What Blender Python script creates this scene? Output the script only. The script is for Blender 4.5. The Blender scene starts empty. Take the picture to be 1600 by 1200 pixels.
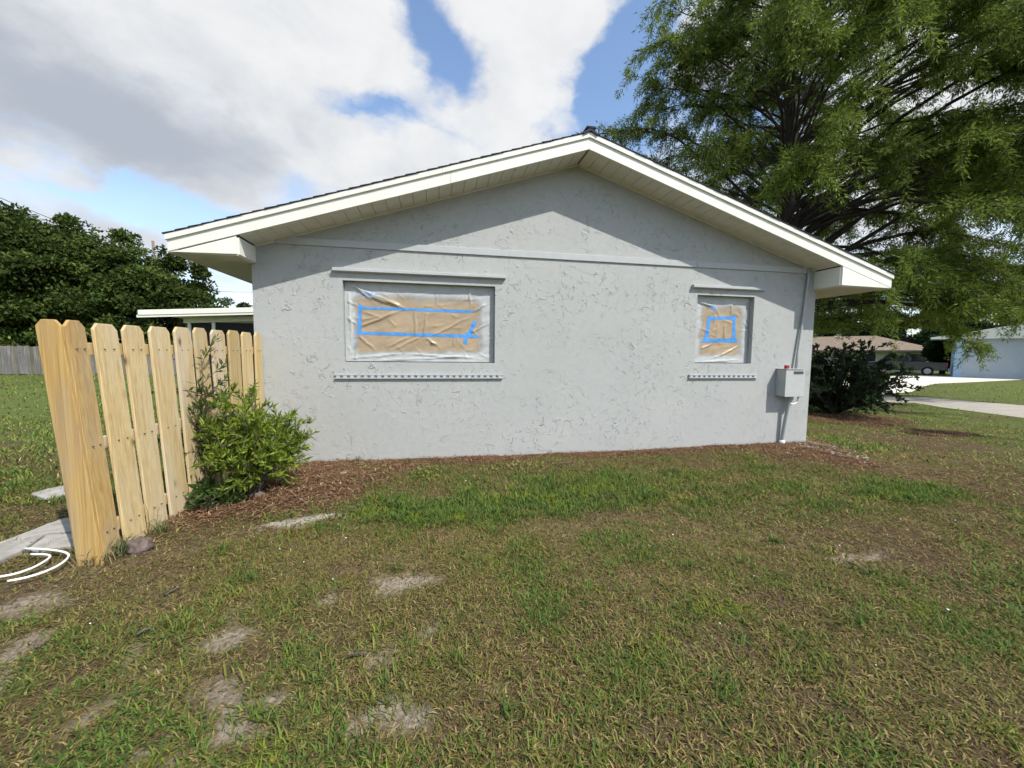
import bpy, bmesh, math, random
import numpy as np
from mathutils import Vector, Matrix
random.seed(7); RNG = np.random.default_rng(11)

# ------------------------------------------------------------------ camera
D0, EYE = 5.757, 1.5                      # distance of the house wall (plane y=0) and eye height
VX, VY = np.array([4080., 587.]), np.array([680., 551.])   # vanishing points of the wall and depth directions
F = math.sqrt(-np.dot(VX - [800, 600], VY - [800, 600]))
ax = np.array([*(VX - [800, 600]), F]); ax /= np.linalg.norm(ax)
ay = np.array([*(VY - [800, 600]), F]); ay /= np.linalg.norm(ay)
az = np.cross(ax, ay)
RW = np.array([ax, ay, az])               # world = RW @ camera(x right, y down, z forward)
CAM = np.array([0, -D0, EYE])
sc = bpy.context.scene
cd = bpy.data.cameras.new('camera'); cam = bpy.data.objects.new('camera', cd); sc.collection.objects.link(cam)
cd.sensor_width = 36; cd.lens = F / 1600 * 36; cd.clip_end = 3000; cd.clip_start = .05
right, down, fwd = RW[:, 0], RW[:, 1], RW[:, 2]
cam.matrix_world = Matrix(((right[0], -down[0], -fwd[0], CAM[0]), (right[1], -down[1], -fwd[1], CAM[1]),
                           (right[2], -down[2], -fwd[2], CAM[2]), (0, 0, 0, 1)))
sc.camera = cam
sc.render.resolution_x, sc.render.resolution_y = 1024, 768
def ray(x, y): return RW @ np.array([x - 800, y - 600, F])
def gnd(x, y, z=0.):
    r = ray(x, y); return CAM + r * (z - EYE) / r[2]
def aty(x, y, Y):
    r = ray(x, y); return CAM + r * (Y + D0) / r[1]

# ------------------------------------------------------------------ light and sky
SUN = np.array([.36, -.47, .675]); SUN /= np.linalg.norm(SUN)
sl = bpy.data.lights.new('sun', 'SUN'); sl.energy = 3.5; sl.angle = math.radians(.5); sl.color = (1, .95, .87)
so = bpy.data.objects.new('sun', sl); sc.collection.objects.link(so)
so.rotation_euler = Vector(-SUN).to_track_quat('-Z', 'Y').to_euler(); so.location = (8, -20, 30)
EXPOSURE = .72
sc.cycles.max_bounces = 6; sc.cycles.use_adaptive_sampling = True; sc.cycles.adaptive_threshold = .025; sc.cycles.adaptive_min_samples = 16; sc.cycles.diffuse_bounces = 2; sc.cycles.glossy_bounces = 2; sc.cycles.transmission_bounces = 3; sc.cycles.transparent_max_bounces = 6
sc.view_settings.view_transform = 'Standard'; sc.view_settings.look = 'None'
sc.view_settings.exposure = EXPOSURE; sc.view_settings.gamma = 1; sc.view_settings.use_curve_mapping = False

W = bpy.data.worlds.new('World'); sc.world = W; W.use_nodes = True
nt = W.node_tree; N, Lk = nt.nodes, nt.links
for n in list(N): N.remove(n)
def ma(op, a, b=None, c=None, clamp=False):
    n = N.new('ShaderNodeMath'); n.operation = op; n.use_clamp = clamp
    for i, v in enumerate((a, b, c)):
        if v is None: continue
        if isinstance(v, (int, float)): n.inputs[i].default_value = v
        else: Lk.new(v, n.inputs[i])
    return n.outputs[0]
tc = N.new('ShaderNodeTexCoord'); sep = N.new('ShaderNodeSeparateXYZ'); Lk.new(tc.outputs['Generated'], sep.inputs[0])
sx, sy, sz = sep.outputs
U = ma('ARCTAN2', sx, sy); V_ = ma('ARCSINE', ma('MINIMUM', ma('MAXIMUM', sz, -1.), 1.))
def noise(scale, detail=8, rough=.6, off=(0, 0, 0), stretch=(1, 1, 1.6), dist=0.):
    mp = N.new('ShaderNodeMapping'); mp.inputs['Location'].default_value = off; mp.inputs['Scale'].default_value = stretch
    Lk.new(tc.outputs['Generated'], mp.inputs[0])
    n = N.new('ShaderNodeTexNoise'); n.inputs['Scale'].default_value = scale; n.inputs['Detail'].default_value = detail
    n.inputs['Roughness'].default_value = rough; n.inputs['Distortion'].default_value = dist; Lk.new(mp.outputs[0], n.inputs[0])
    return n.outputs['Fac']
def uv(x, y):
    r = ray(x, y); r = r / np.linalg.norm(r); return math.atan2(r[0], r[1]), math.asin(r[2])
def blob(px, py, rx, ry, w=1.):
    u0, v0 = uv(px, py); a = abs(uv(px + rx, py)[0] - uv(px - rx, py)[0]) / 2; b = abs(uv(px, py + ry)[1] - uv(px, py - ry)[1]) / 2
    du = ma('MULTIPLY', ma('SUBTRACT', U, u0), 1 / a); dv = ma('MULTIPLY', ma('SUBTRACT', V_, v0), 1 / b)
    d = ma('SQRT', ma('ADD', ma('MULTIPLY', du, du), ma('MULTIPLY', dv, dv)))
    return ma('MULTIPLY', ma('SUBTRACT', 1., d), w)
def mx(l):
    o = l[0]
    for x in l[1:]: o = ma('MAXIMUM', o, x)
    return o
def smooth(x, lo, hi):
    n = N.new('ShaderNodeMapRange'); n.interpolation_type = 'SMOOTHSTEP'; Lk.new(x, n.inputs[0])
    n.inputs[1].default_value = lo; n.inputs[2].default_value = hi; return n.outputs[0]
wa = noise(3.1, 7, .58, (9.3, 2.4, 5.2)); wb = noise(3.1, 7, .58, (1.3, 6.4, 8.2))
U0, V0 = U, V_
U = ma('ADD', U, ma('MULTIPLY', ma('SUBTRACT', wa, .5), .34)); V_ = ma('ADD', V_, ma('MULTIPLY', ma('SUBTRACT', wb, .5), .26))
clouds = mx([blob(170, 100, 560, 260, 1.5), blob(540, 40, 210, 130, 1.), blob(775, 120, 160, 210, 1.), blob(600, 255, 210, 80, .9),
             blob(870, 30, 90, 100, .6), blob(1150, 40, 190, 90, .6), blob(50, 285, 140, 45, .6), blob(1500, 160, 330, 330, .6)])
holes = mx([blob(690, 70, 80, 110, 1.1), blob(985, 130, 95, 150, 1.25), blob(560, 185, 100, 50, .55), blob(850, 280, 50, 60, .5), blob(300, 350, 260, 50, .75), blob(470, 300, 60, 40, .3)])
n1 = noise(4.2, 9, .62, (1.3, .4, 2.2), dist=.25); n2 = noise(1.35, 6, .55, (4.1, 7.7, .3)); n3 = noise(13, 6, .62, (2, 5, 1))
general = ma('MULTIPLY', ma('SUBTRACT', n2, .5), 1.6)
dens = mx([ma('MINIMUM', clouds, .38), general])
dens = ma('SUBTRACT', dens, ma('MULTIPLY', ma('MAXIMUM', holes, 0.), .95))
dens = ma('ADD', dens, ma('MULTIPLY', ma('SUBTRACT', n1, .5), .85)); dens = ma('ADD', dens, ma('MULTIPLY', ma('SUBTRACT', n3, .5), .28))
alpha = smooth(dens, -.22, .34)
hz = smooth(V0, .40, .02)                                # paler, milkier air low down
alpha = ma('MAXIMUM', alpha, ma('MULTIPLY', hz, .48))
grey = mx([blob(170, 215, 400, 110, 1.15), blob(60, 120, 260, 130, .75), ma('MULTIPLY', ma('SUBTRACT', n2, .56), 2.2)])
n4 = noise(6.5, 7, .6, (3.3, 9.1, 4.4), dist=.3); grey = ma('ADD', ma('MAXIMUM', grey, -.12), ma('MULTIPLY', ma('SUBTRACT', n4, .5), 1.1)); grey = ma('MULTIPLY', smooth(grey, -.42, .9), .95)
WB = 3.85
mc = N.new('ShaderNodeMix'); mc.data_type = 'RGBA'; Lk.new(grey, mc.inputs[0])
mc.inputs[6].default_value = (WB * .97, WB * .98, WB * .985, 1); mc.inputs[7].default_value = (WB * .47, WB * .52, WB * .61, 1)
sky = N.new('ShaderNodeTexSky'); sky.sky_type = 'NISHITA'; sky.sun_disc = False
sky.sun_elevation = math.asin(SUN[2]); sky.sun_rotation = math.atan2(SUN[0], SUN[1]); sky.air_density = 1.; sky.dust_density = .6; sky.ozone_density = 1.5
mm = N.new('ShaderNodeMix'); mm.data_type = 'RGBA'; Lk.new(alpha, mm.inputs[0]); Lk.new(sky.outputs[0], mm.inputs[6]); Lk.new(mc.outputs[2], mm.inputs[7])
bg = N.new('ShaderNodeBackground'); bg.inputs[1].default_value = .15; Lk.new(mm.outputs[2], bg.inputs[0])
wo = N.new('ShaderNodeOutputWorld'); Lk.new(bg.outputs[0], wo.inputs[0])

# ------------------------------------------------------------------ helpers
COL = sc.collection
def tag(o, label=None, cat=None, group=None, kind=None):
    for k, v in (('label', label), ('category', cat), ('group', group), ('kind', kind)):
        if v: o[k] = v
    return o
def empty(name, loc, label, cat, group=None):
    o = bpy.data.objects.new(name, None); COL.objects.link(o); o.location = loc; o.empty_display_size = .2
    o['_l'] = 0; del o['_l']
    return tag(o, label, cat, group)
def worldpos(o):
    p = Vector(o.location)
    while o.parent: o = o.parent; p = p + Vector(o.location)
    return p
def link(o, parent):
    COL.objects.link(o)
    if parent:
        o.parent = parent; o.location = Vector(o.location) - worldpos(parent)
    return o
def mesh(name, V, Fc, mat, parent=None, smooth=False, bevel=0., seg=2):
    V = np.asarray(V, float); org = np.array([(V[:, 0].min() + V[:, 0].max()) / 2, (V[:, 1].min() + V[:, 1].max()) / 2, V[:, 2].min()])
    me = bpy.data.meshes.new(name); me.from_pydata([tuple(v) for v in V - org], [], [tuple(f) for f in Fc]); me.materials.append(mat); me.update()
    if smooth: me.polygons.foreach_set('use_smooth', [True] * len(me.polygons))
    o = bpy.data.objects.new(name, me); o.location = org; link(o, parent)
    if bevel:
        b = o.modifiers.new('bevel', 'BEVEL'); b.width = bevel; b.segments = seg; b.limit_method = 'ANGLE'
    return o
def big(name, V, T, mat, parent=None, col=None, smooth=False):
    V = np.asarray(V, np.float32); T = np.asarray(T, np.int32)
    org = np.array([V[:, 0].mean(), V[:, 1].mean(), V[:, 2].min()], np.float32)
    me = bpy.data.meshes.new(name); me.vertices.add(len(V)); me.vertices.foreach_set('co', (V - org).ravel())
    k = T.shape[1]; me.loops.add(T.size); me.loops.foreach_set('vertex_index', T.ravel())
    me.polygons.add(len(T)); me.polygons.foreach_set('loop_start', np.arange(0, T.size, k, dtype=np.int32))
    me.update(calc_edges=True)
    if smooth: me.polygons.foreach_set('use_smooth', np.ones(len(T), bool))
    if col is not None:
        c = np.ones((len(V), 4), np.float32); c[:, :3] = col
        a = me.color_attributes.new('col', 'FLOAT_COLOR', 'POINT'); a.data.foreach_set('color', c.ravel())
    me.materials.append(mat); o = bpy.data.objects.new(name, me); o.location = [float(v) for v in org]; return link(o, parent)
BF = [(0, 3, 2, 1), (4, 5, 6, 7), (0, 1, 5, 4), (1, 2, 6, 5), (2, 3, 7, 6), (3, 0, 4, 7)]
def bxv(x0, x1, y0, y1, z0, z1):
    return [(x0, y0, z0), (x1, y0, z0), (x1, y1, z0), (x0, y1, z0), (x0, y0, z1), (x1, y0, z1), (x1, y1, z1), (x0, y1, z1)]
def box(name, x0, x1, y0, y1, z0, z1, mat, parent=None, bevel=0.): return mesh(name, bxv(x0, x1, y0, y1, z0, z1), BF, mat, parent, bevel=bevel)
def boxes(name, L, mat, parent=None, bevel=0.):
    V, Fc = [], []
    for b in L:
        n = len(V); V += bxv(*b) if len(b) == 6 else list(b); Fc += [tuple(i + n for i in f) for f in BF]
    return mesh(name, V, Fc, mat, parent, bevel=bevel)
def prism(poly, y0, y1):                       # polygon in x,z extruded along y
    n = len(poly); V = [(x, y0, z) for x, z in poly] + [(x, y1, z) for x, z in poly]
    Fc = [tuple(range(n)), tuple(range(2 * n - 1, n - 1, -1))] + [(i, n + i, n + (i + 1) % n, (i + 1) % n) for i in range(n)]
    return V, Fc
def tubes(paths, sides=7, cap=True):
    V, Fc = [], []
    for P, rad in paths:
        P = np.asarray(P, float); rad = np.broadcast_to(rad, len(P)); n0 = len(V)
        for i, p in enumerate(P):
            t = P[min(i + 1, len(P) - 1)] - P[max(i - 1, 0)]; t /= np.linalg.norm(t) + 1e-9
            u = np.cross(t, [0, 0, 1.] if abs(t[2]) < .9 else [1., 0, 0]); u /= np.linalg.norm(u); w = np.cross(t, u)
            for k in range(sides):
                a = 2 * math.pi * k / sides; V.append(p + rad[i] * (math.cos(a) * u + math.sin(a) * w))
        for i in range(len(P) - 1):
            for k in range(sides):
                a, b = n0 + i * sides + k, n0 + i * sides + (k + 1) % sides; Fc.append((a, b, b + sides, a + sides))
        if cap: Fc += [tuple(n0 + k for k in range(sides))[::-1], tuple(n0 + (len(P) - 1) * sides + k for k in range(sides))]
    return V, Fc
def h2(i, j, s): 
    v = np.sin(i * 127.1 + j * 311.7 + s * 74.7) * 43758.5453; return v - np.floor(v)
def vn(x, y, s=0):
    i, j = np.floor(x), np.floor(y); fx, fy = x - i, y - j; fx = fx * fx * (3 - 2 * fx); fy = fy * fy * (3 - 2 * fy)
    return (h2(i, j, s) * (1 - fx) + h2(i + 1, j, s) * fx) * (1 - fy) + (h2(i, j + 1, s) * (1 - fx) + h2(i + 1, j + 1, s) * fx) * fy
def fbm(x, y, scale, s=0, o=4):
    r = 0; a = .5; t = 0
    for k in range(o): r = r + a * vn(x * scale * 2 ** k + 17 * k, y * scale * 2 ** k - 9 * k, s + k); t += a; a *= .5
    return r / t
def sst(x, a, b):
    t = np.clip((x - a) / (b - a), 0, 1); return t * t * (3 - 2 * t)

# ------------------------------------------------------------------ materials
class Mat:
    def __init__(s, name, rough=.6, spec=.3):
        s.m = bpy.data.materials.new(name); s.m.use_nodes = True; s.t = s.m.node_tree; s.b = s.t.nodes['Principled BSDF']
        s.b.inputs['Roughness'].default_value = rough; s.b.inputs['Specular IOR Level'].default_value = spec
        s.o = s.t.nodes['Material Output']
    def n(s, typ, **k):
        q = s.t.nodes.new(typ)
        for a, v in k.items(): setattr(q, a, v)
        return q
    def l(s, a, b): s.t.links.new(a, b)
    def coord(s, scale=(1, 1, 1), kind='Object'):
        c = s.n('ShaderNodeTexCoord'); m = s.n('ShaderNodeMapping'); m.inputs['Scale'].default_value = scale; s.l(c.outputs[kind], m.inputs[0]); return m.outputs[0]
    def world(s, scale=(1, 1, 1)):
        c = s.n('ShaderNodeNewGeometry'); m = s.n('ShaderNodeMapping'); m.inputs['Scale'].default_value = scale; s.l(c.outputs['Position'], m.inputs[0]); return m.outputs[0]
    def noise(s, vec, scale, detail=5, rough=.55, dist=0.):
        q = s.n('ShaderNodeTexNoise'); q.inputs['Scale'].default_value = scale; q.inputs['Detail'].default_value = detail
        q.inputs['Roughness'].default_value = rough; q.inputs['Distortion'].default_value = dist; s.l(vec, q.inputs['Vector']); return q.outputs['Fac']
    def ramp(s, fac, stops):
        q = s.n('ShaderNodeValToRGB'); e = q.color_ramp.elements
        while len(e) < len(stops): e.new(.5)
        for i, (p, c) in enumerate(stops):
            e[i].position = p; e[i].color = (*c, 1) if len(c) == 3 else c
        s.l(fac, q.inputs[0]); return q.outputs[0]
    def mix(s, fac, a, b, mode='MIX'):
        q = s.n('ShaderNodeMix', data_type='RGBA', blend_type=mode)
        for v, i in ((fac, 0), (a, 6), (b, 7)):
            if isinstance(v, (int, float)): q.inputs[i].default_value = v
            elif isinstance(v, tuple): q.inputs[i].default_value = (*v, 1)
            else: s.l(v, q.inputs[i])
        return q.outputs[2]
    def bump(s, h, strength=.3, dist=.01):
        q = s.n('ShaderNodeBump'); q.inputs['Strength'].default_value = strength; q.inputs['Distance'].default_value = dist
        s.l(h, q.inputs['Height']); s.l(q.outputs[0], s.b.inputs['Normal']); return q
    def math(s, op, a, b):
        q = s.n('ShaderNodeMath', operation=op)
        for i, v in enumerate((a, b)):
            if isinstance(v, (int, float)): q.inputs[i].default_value = v
            else: s.l(v, q.inputs[i])
        return q.outputs[0]
def plain(name, c, rough=.6, var=.12, scale=6, spec=.3, bump=0., bscale=60, metal=0.):
    m = Mat(name, rough, spec); w = m.world(); f = m.noise(w, scale, 6, .6)
    lo = tuple(v * (1 - var) for v in c); hi = tuple(min(1, v * (1 + var)) for v in c)
    m.l(m.ramp(f, [(.3, lo), (.7, hi)]), m.b.inputs['Base Color']); m.b.inputs['Metallic'].default_value = metal
    if bump: m.bump(m.noise(w, bscale, 4, .6), bump, .004)
    return m.m
def stucco():
    m = Mat('stucco', .75, .25); w = m.world()
    # skip-trowel: smooth plaster with scattered raised, curled ridges
    warp = m.noise(w, 3.2, 3, .5); wv = m.mix(.32, w, m.n('ShaderNodeTexNoise').outputs['Color'])
    nz = m.n('ShaderNodeTexNoise'); nz.inputs['Scale'].default_value = 5.5; nz.inputs['Detail'].default_value = 3; m.l(w, nz.inputs['Vector'])
    v2 = m.n('ShaderNodeVectorMath', operation='MULTIPLY_ADD'); m.l(nz.outputs['Color'], v2.inputs[0]); v2.inputs[1].default_value = (.34, .34, .34); m.l(w, v2.inputs[2])
    a = m.noise(v2.outputs[0], 8, 1.5, .5); b = m.noise(v2.outputs[0], 15, 1.5, .5)
    edge = m.ramp(a, [(.455, (0, 0, 0)), (.50, (1, 1, 1)), (.506, (.12, .12, .12)), (.57, (0, 0, 0))])
    edge2 = m.ramp(b, [(.465, (0, 0, 0)), (.505, (.8, .8, .8)), (.512, (.1, .1, .1)), (.56, (0, 0, 0))])
    seg = m.ramp(m.noise(w, 7.5, 2, .5), [(.50, (0, 0, 0)), (.60, (1, 1, 1))]); seg2 = m.ramp(m.noise(w, 11, 2, .5, .4), [(.52, (0, 0, 0)), (.62, (1, 1, 1))])
    where = m.ramp(m.noise(w, 1.1, 4, .7), [(.42, (.06, .06, .06)), (.62, (1, 1, 1))])
    h = m.mix(1., m.mix(1., edge, seg, 'MULTIPLY'), m.mix(1., edge2, seg2, 'MULTIPLY'), 'ADD'); h = m.mix(1., h, where, 'MULTIPLY')
    h = m.mix(.12, h, m.noise(w, 34, 5, .65)); h = m.mix(.08, h, m.noise(w, 150, 3, .6))
    m.bump(h, .85, .0165)
    c = m.ramp(m.noise(w, .9, 6, .65), [(.3, (.335, .348, .34)), (.7, (.382, .392, .382))])
    c = m.mix(.25, c, m.ramp(m.noise(w, 14, 5, .6), [(.3, (.30, .315, .31)), (.7, (.42, .43, .42))]))
    for q in [x for x in m.t.nodes if x.type == 'TEX_NOISE' and not x.inputs['Vector'].is_linked]: m.l(w, q.inputs['Vector'])
    m.l(c, m.b.inputs['Base Color']); return m.m
def wood(name, dark, mid, light, sc_=1.):
    m = Mat(name, .62, .25); oi = m.n('ShaderNodeObjectInfo'); co = m.n('ShaderNodeTexCoord')
    off = m.n('ShaderNodeVectorMath', operation='MULTIPLY_ADD'); m.l(oi.outputs['Random'], off.inputs[0]); off.inputs[1].default_value = (37, 51, 23); m.l(co.outputs['Object'], off.inputs[2])
    st = m.n('ShaderNodeMapping'); st.inputs['Scale'].default_value = (21 * sc_, 21 * sc_, .42 * sc_); m.l(off.outputs[0], st.inputs[0])
    g = m.noise(st.outputs[0], 2.2, 6, .6, .6)
    wv = m.n('ShaderNodeTexWave', wave_type='RINGS', rings_direction='Y'); wv.inputs['Scale'].default_value = .9; wv.inputs['Distortion'].default_value = 5; wv.inputs['Detail'].default_value = 3; m.l(st.outputs[0], wv.inputs['Vector'])
    c = m.ramp(g, [(.28, dark), (.5, mid), (.72, light)])
    c = m.mix(.07, c, m.ramp(wv.outputs['Fac'], [(.1, mid), (.75, light), (.95, dark)]))
    fine = m.n('ShaderNodeMapping'); fine.inputs['Scale'].default_value = (95, 95, 1.1); m.l(off.outputs[0], fine.inputs[0]); fg = m.noise(fine.outputs[0], 1.4, 4, .6)
    c = m.mix(.35, c, m.ramp(fg, [(.35, dark), (.62, light)]))
    big_ = m.n('ShaderNodeMapping'); big_.inputs['Scale'].default_value = (4, 4, .9); m.l(off.outputs[0], big_.inputs[0]); c = m.mix(m.ramp(m.noise(big_.outputs[0], 1.3, 5, .6), [(.45, (0, 0, 0)), (.72, (.5, .5, .5))]), c, tuple(v * 1.02 for v in (light[2] * 1.75, light[2] * 1.62, light[2] * 1.35)))
    # knots
    ks = m.n('ShaderNodeMapping'); ks.inputs['Scale'].default_value = (3.1, 3.1, 1.7); m.l(off.outputs[0], ks.inputs[0])
    vo = m.n('ShaderNodeTexVoronoi'); vo.inputs['Scale'].default_value = 1.25; m.l(ks.outputs[0], vo.inputs['Vector'])
    kn = m.ramp(vo.outputs['Distance'], [(.035, (1, 1, 1)), (.10, (.2, .2, .2)), (.15, (0, 0, 0))])
    c = m.mix(kn, c, tuple(v * .42 for v in dark))
    tint = m.ramp(oi.outputs['Random'], [(0, (.76, .72, .62)), (.4, (1, .98, .92)), (.7, (1, 1, 1.05)), (1, (.93, .95, 1.12))]); c = m.mix(1., c, tint, 'MULTIPLY')
    # greyer weathering near top and damp foot stains with ragged shape
    m.l(c, m.b.inputs['Base Color']); m.bump(g, .35, .006); return m.m
def vcol(name, rough=.7, trans=.0, noise_amt=.0, nscale=40, spec=.2, bump=0.):
    m = Mat(name, rough, spec); a = m.n('ShaderNodeVertexColor'); a.layer_name = 'col'; c = a.outputs['Color']
    if noise_amt:
        w = m.world(); f = m.noise(w, nscale, 8, .7); lo, hi = 1 - noise_amt, 1 + noise_amt
        c = m.mix(1., c, m.ramp(f, [(.25, (lo, lo, lo)), (.75, (hi, hi, hi * .97))]), 'MULTIPLY')
        if bump: m.bump(f, bump, .02)
    m.l(c, m.b.inputs['Base Color'])
    if trans:
        tr = m.n('ShaderNodeBsdfTranslucent'); m.l(c, tr.inputs[0]); ms = m.n('ShaderNodeMixShader'); ms.inputs[0].default_value = trans
        m.l(m.b.outputs[0], ms.inputs[1]); m.l(tr.outputs[0], ms.inputs[2]); m.l(ms.outputs[0], m.o.inputs[0])
    return m.m
M = dict(
    stucco=stucco(), white=plain('white_metal_trim', (.70, .70, .63), .5, .05, 3), soffit=plain('soffit_vinyl', (.64, .62, .52), .5, .07, 5),
    trim=plain('painted_trim', (.385, .405, .41), .6, .05, 8, bump=.15), shingle=plain('shingle', (.035, .035, .045), .9, .3, 30, bump=.6, bscale=120),
    box=plain('painted_steel', (.40, .42, .415), .42, .05, 7, bump=.06), dark=plain('dark_slot', (.06, .065, .075), .5), red=plain('red_plastic', (.30, .025, .03), .4),
    pipe=plain('painted_conduit', (.34, .36, .365), .5, .08, 12), hole=plain('dark_hole', (.02, .02, .02), .9),
    wood=wood('pine', (.34, .22, .085), (.52, .395, .19), (.63, .52, .31)), amber=wood('amber_pine', (.26, .14, .04), (.43, .28, .09), (.52, .38, .16)), oldwood=wood('weathered_wood', (.07, .068, .064), (.135, .13, .122), (.22, .212, .20)),
    bark=plain('bark', (.04, .032, .027), .95, .45, 9, bump=.8, bscale=25), barkgrey=plain('bark_grey', (.10, .085, .07), .95, .35, 14, bump=.5),
    leaf=vcol('leaf', .6, .38, spec=.12), grass=vcol('grass_blade', .65, .3, spec=.12), chips=vcol('mulch_chips', .85, 0), ground=vcol('ground', .95, 0, .75, 42, .05, 1.),
    paver=plain('concrete_paver', (.31, .295, .27), .85, .25, 9, bump=.5, bscale=50), road=plain('pale_asphalt', (.36, .33, .29), .9, .12, 3, bump=.3), concrete=plain('concrete_drive', (.62, .58, .50), .85, .1, 2),
    plastic=plain('white_pvc', (.82, .82, .80), .35, .03), rock=plain('brown_rock', (.13, .10, .085), .9, .5, 22, bump=.8, bscale=40), pebble=plain('pale_pebble', (.33, .31, .275), .85, .3, 40),
    tape=plain('blue_tape', (.02, .26, .70), .55, .3, 24, bump=.35, bscale=60), glass=plain('window_glass', (.03, .04, .045), .08, .1, 2, spec=.6),
    tanroof=plain('tan_shingle', (.21, .165, .12), .9, .2, 3, bump=.4), tanwall=plain('cream_wall', (.52, .47, .38), .8, .08, 2), bluewall=plain('pale_blue_wall', (.36, .41, .46), .75, .06, 2), bluelit=plain('lit_blue_wall', (.32, .47, .62), .7, .05, 2),  # the brighter blue paints the light on the side wall into its colour
    truck=plain('dark_grey_paint', (.035, .04, .042), .25, .1, 2, spec=.6), tyre=plain('tyre', (.015, .015, .016), .9), rim=plain('rim', (.35, .36, .37), .35, .1, metal=.8), lens=plain('lamp_lens', (.45, .03, .03), .3),
    screen=plain('screen_mesh', (.012, .012, .014), .7), wire=plain('wire', (.02, .02, .02), .7), polewood=plain('pole_wood', (.16, .13, .10), .9), metalgrey=plain('grey_metal', (.25, .26, .27), .5),
)

# ------------------------------------------------------------------ ground masks (in metres on the lawn)
def ell(px, py, rx, ry):
    c = gnd(px, py); a = np.linalg.norm(gnd(px + rx, py)[:2] - gnd(px - rx, py)[:2]) / 2; b = np.linalg.norm(gnd(px, py + ry)[:2] - gnd(px, py - ry)[:2]) / 2
    return c[0], c[1], a, b
def emask(x, y, L, rag=.5, seed=3, soft=.3):
    r = np.zeros_like(x); wx_, wy_ = (fbm(x, y, 2.6, seed + 40, 3) - .5) * .55, (fbm(x, y, 2.6, seed + 47, 3) - .5) * .55; x, y = x + wx_ * (rag > .3), y + wy_ * (rag > .3)
    nz = (fbm(x, y, 2.2, seed) - .5) * 2 * rag + (fbm(x, y, 9., seed + 5) - .5) * rag
    for (cx, cy, a, b) in L:
        d = np.sqrt(((x - cx) / a) ** 2 + ((y - cy) / b) ** 2) + nz; r = np.maximum(r, 1 - sst(d, 1 - soft, 1 + soft))
    return r
SAND = [ell(*e) for e in [(630, 920, 46, 14), (580, 1018, 34, 17), (390, 1080, 42, 34), (445, 1062, 30, 16), (415, 1120, 60, 14), (625, 1130, 32, 40), (45, 1022, 30, 18), (690, 990, 26, 13),
        (795, 1070, 28, 14), (215, 1160, 40, 22), (300, 1185, 40, 20), (385, 985, 22, 18), (170, 1035, 28, 12), (140, 1110, 40, 20), (1085, 1030, 22, 12), (590, 1010, 50, 12),
        (25, 955, 45, 22), (1345, 872, 60, 5), (520, 925, 20, 10), (820, 930, 14, 6), (280, 1035, 20, 8)]]
PALE = [ell(*e) for e in [(440, 826, 48, 9), (488, 813, 22, 6)]]
BROWN = [ell(*e) for e in [(120, 1055, 34, 20), (1010, 1120, 30, 22), (1290, 1105, 60, 22), (1150, 1000, 40, 18), (1430, 870, 70, 16), (1380, 830, 60, 8), (990, 800, 70, 8), (540, 890, 30, 9), (1420, 690, 90, 8),
         (1480, 740, 60, 7), (1560, 770, 50, 14), (1500, 930, 60, 12), (1540, 1150, 40, 20), (700, 1150, 30, 18), (1230, 935, 60, 12), (130, 925, 120, 26), (60, 1100, 60, 20)]]
STRAW = [ell(*e) for e in [(240, 885, 150, 42), (360, 860, 120, 28), (1240, 760, 160, 14), (1380, 720, 120, 16), (880, 830, 220, 22), (1100, 860, 260, 40), (560, 880, 120, 30)]]
MULCH = [ell(*e) for e in [(420, 775, 130, 34), (520, 745, 105, 20), (330, 800, 80, 24), (1240, 703, 75, 12), (1325, 722, 34, 7), (1470, 677, 45, 4), (600, 733, 60, 10), (1330, 655, 80, 7)]]
LUSH = [ell(*e) for e in [(760, 785, 150, 26), (1000, 762, 260, 26), (1200, 770, 180, 22), (1330, 695, 70, 14), (1400, 765, 70, 14), (640, 800, 90, 18)]]
def masks(x, y):
    m = {}
    m['sand'] = emask(x, y, SAND, .75, 3, .42); m['pale'] = emask(x, y, PALE, .6, 8, .5); m['brown'] = emask(x, y, BROWN, .7, 13, .5)
    m['straw'] = emask(x, y, STRAW, .6, 21, .5); m['lush'] = emask(x, y, LUSH, .8, 29, .8); m['mulch'] = emask(x, y, MULCH, .3, 37)
    strip = (1 - sst(-y - .30 - (fbm(x, y, 1.3, 41) - .5) * .5, -.12, .12)) * (x > -2.6) * (x < 6.6) * (y < .5)
    m['mulch'] = np.maximum(m['mulch'], strip)
    back = (x < -2.5) * (y > -1.2) * sst(fbm(x, y, 1.2, 55), .3, .5); m['lush'] = np.maximum(m['lush'], .75 * back)
    bare = sst(fbm(x, y, 1.1, 51, 5), .60, .70) * .6; m['brown'] = np.maximum(m['brown'], bare * (1 - m['lush']))
    return m
def height(x, y):
    z = (fbm(x, y, .8, 61) - .5) * .05 + (fbm(x, y, 5, 67) - .5) * .02
    z = z * np.exp(-np.maximum(0, np.hypot(x - 1, y + 2) - 12) / 4) * sst(-y + 12, 0, 6)
    m = emask(x, y, [ell(1215, 700, 110, 20)], .2, 71, .6); z = z + .035 * m
    z = z + .05 * emask(x, y, [ell(420, 770, 140, 40)], .2, 75, .7)
    return z - .012 * emask(x, y, SAND, .75, 3, .42)

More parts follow.
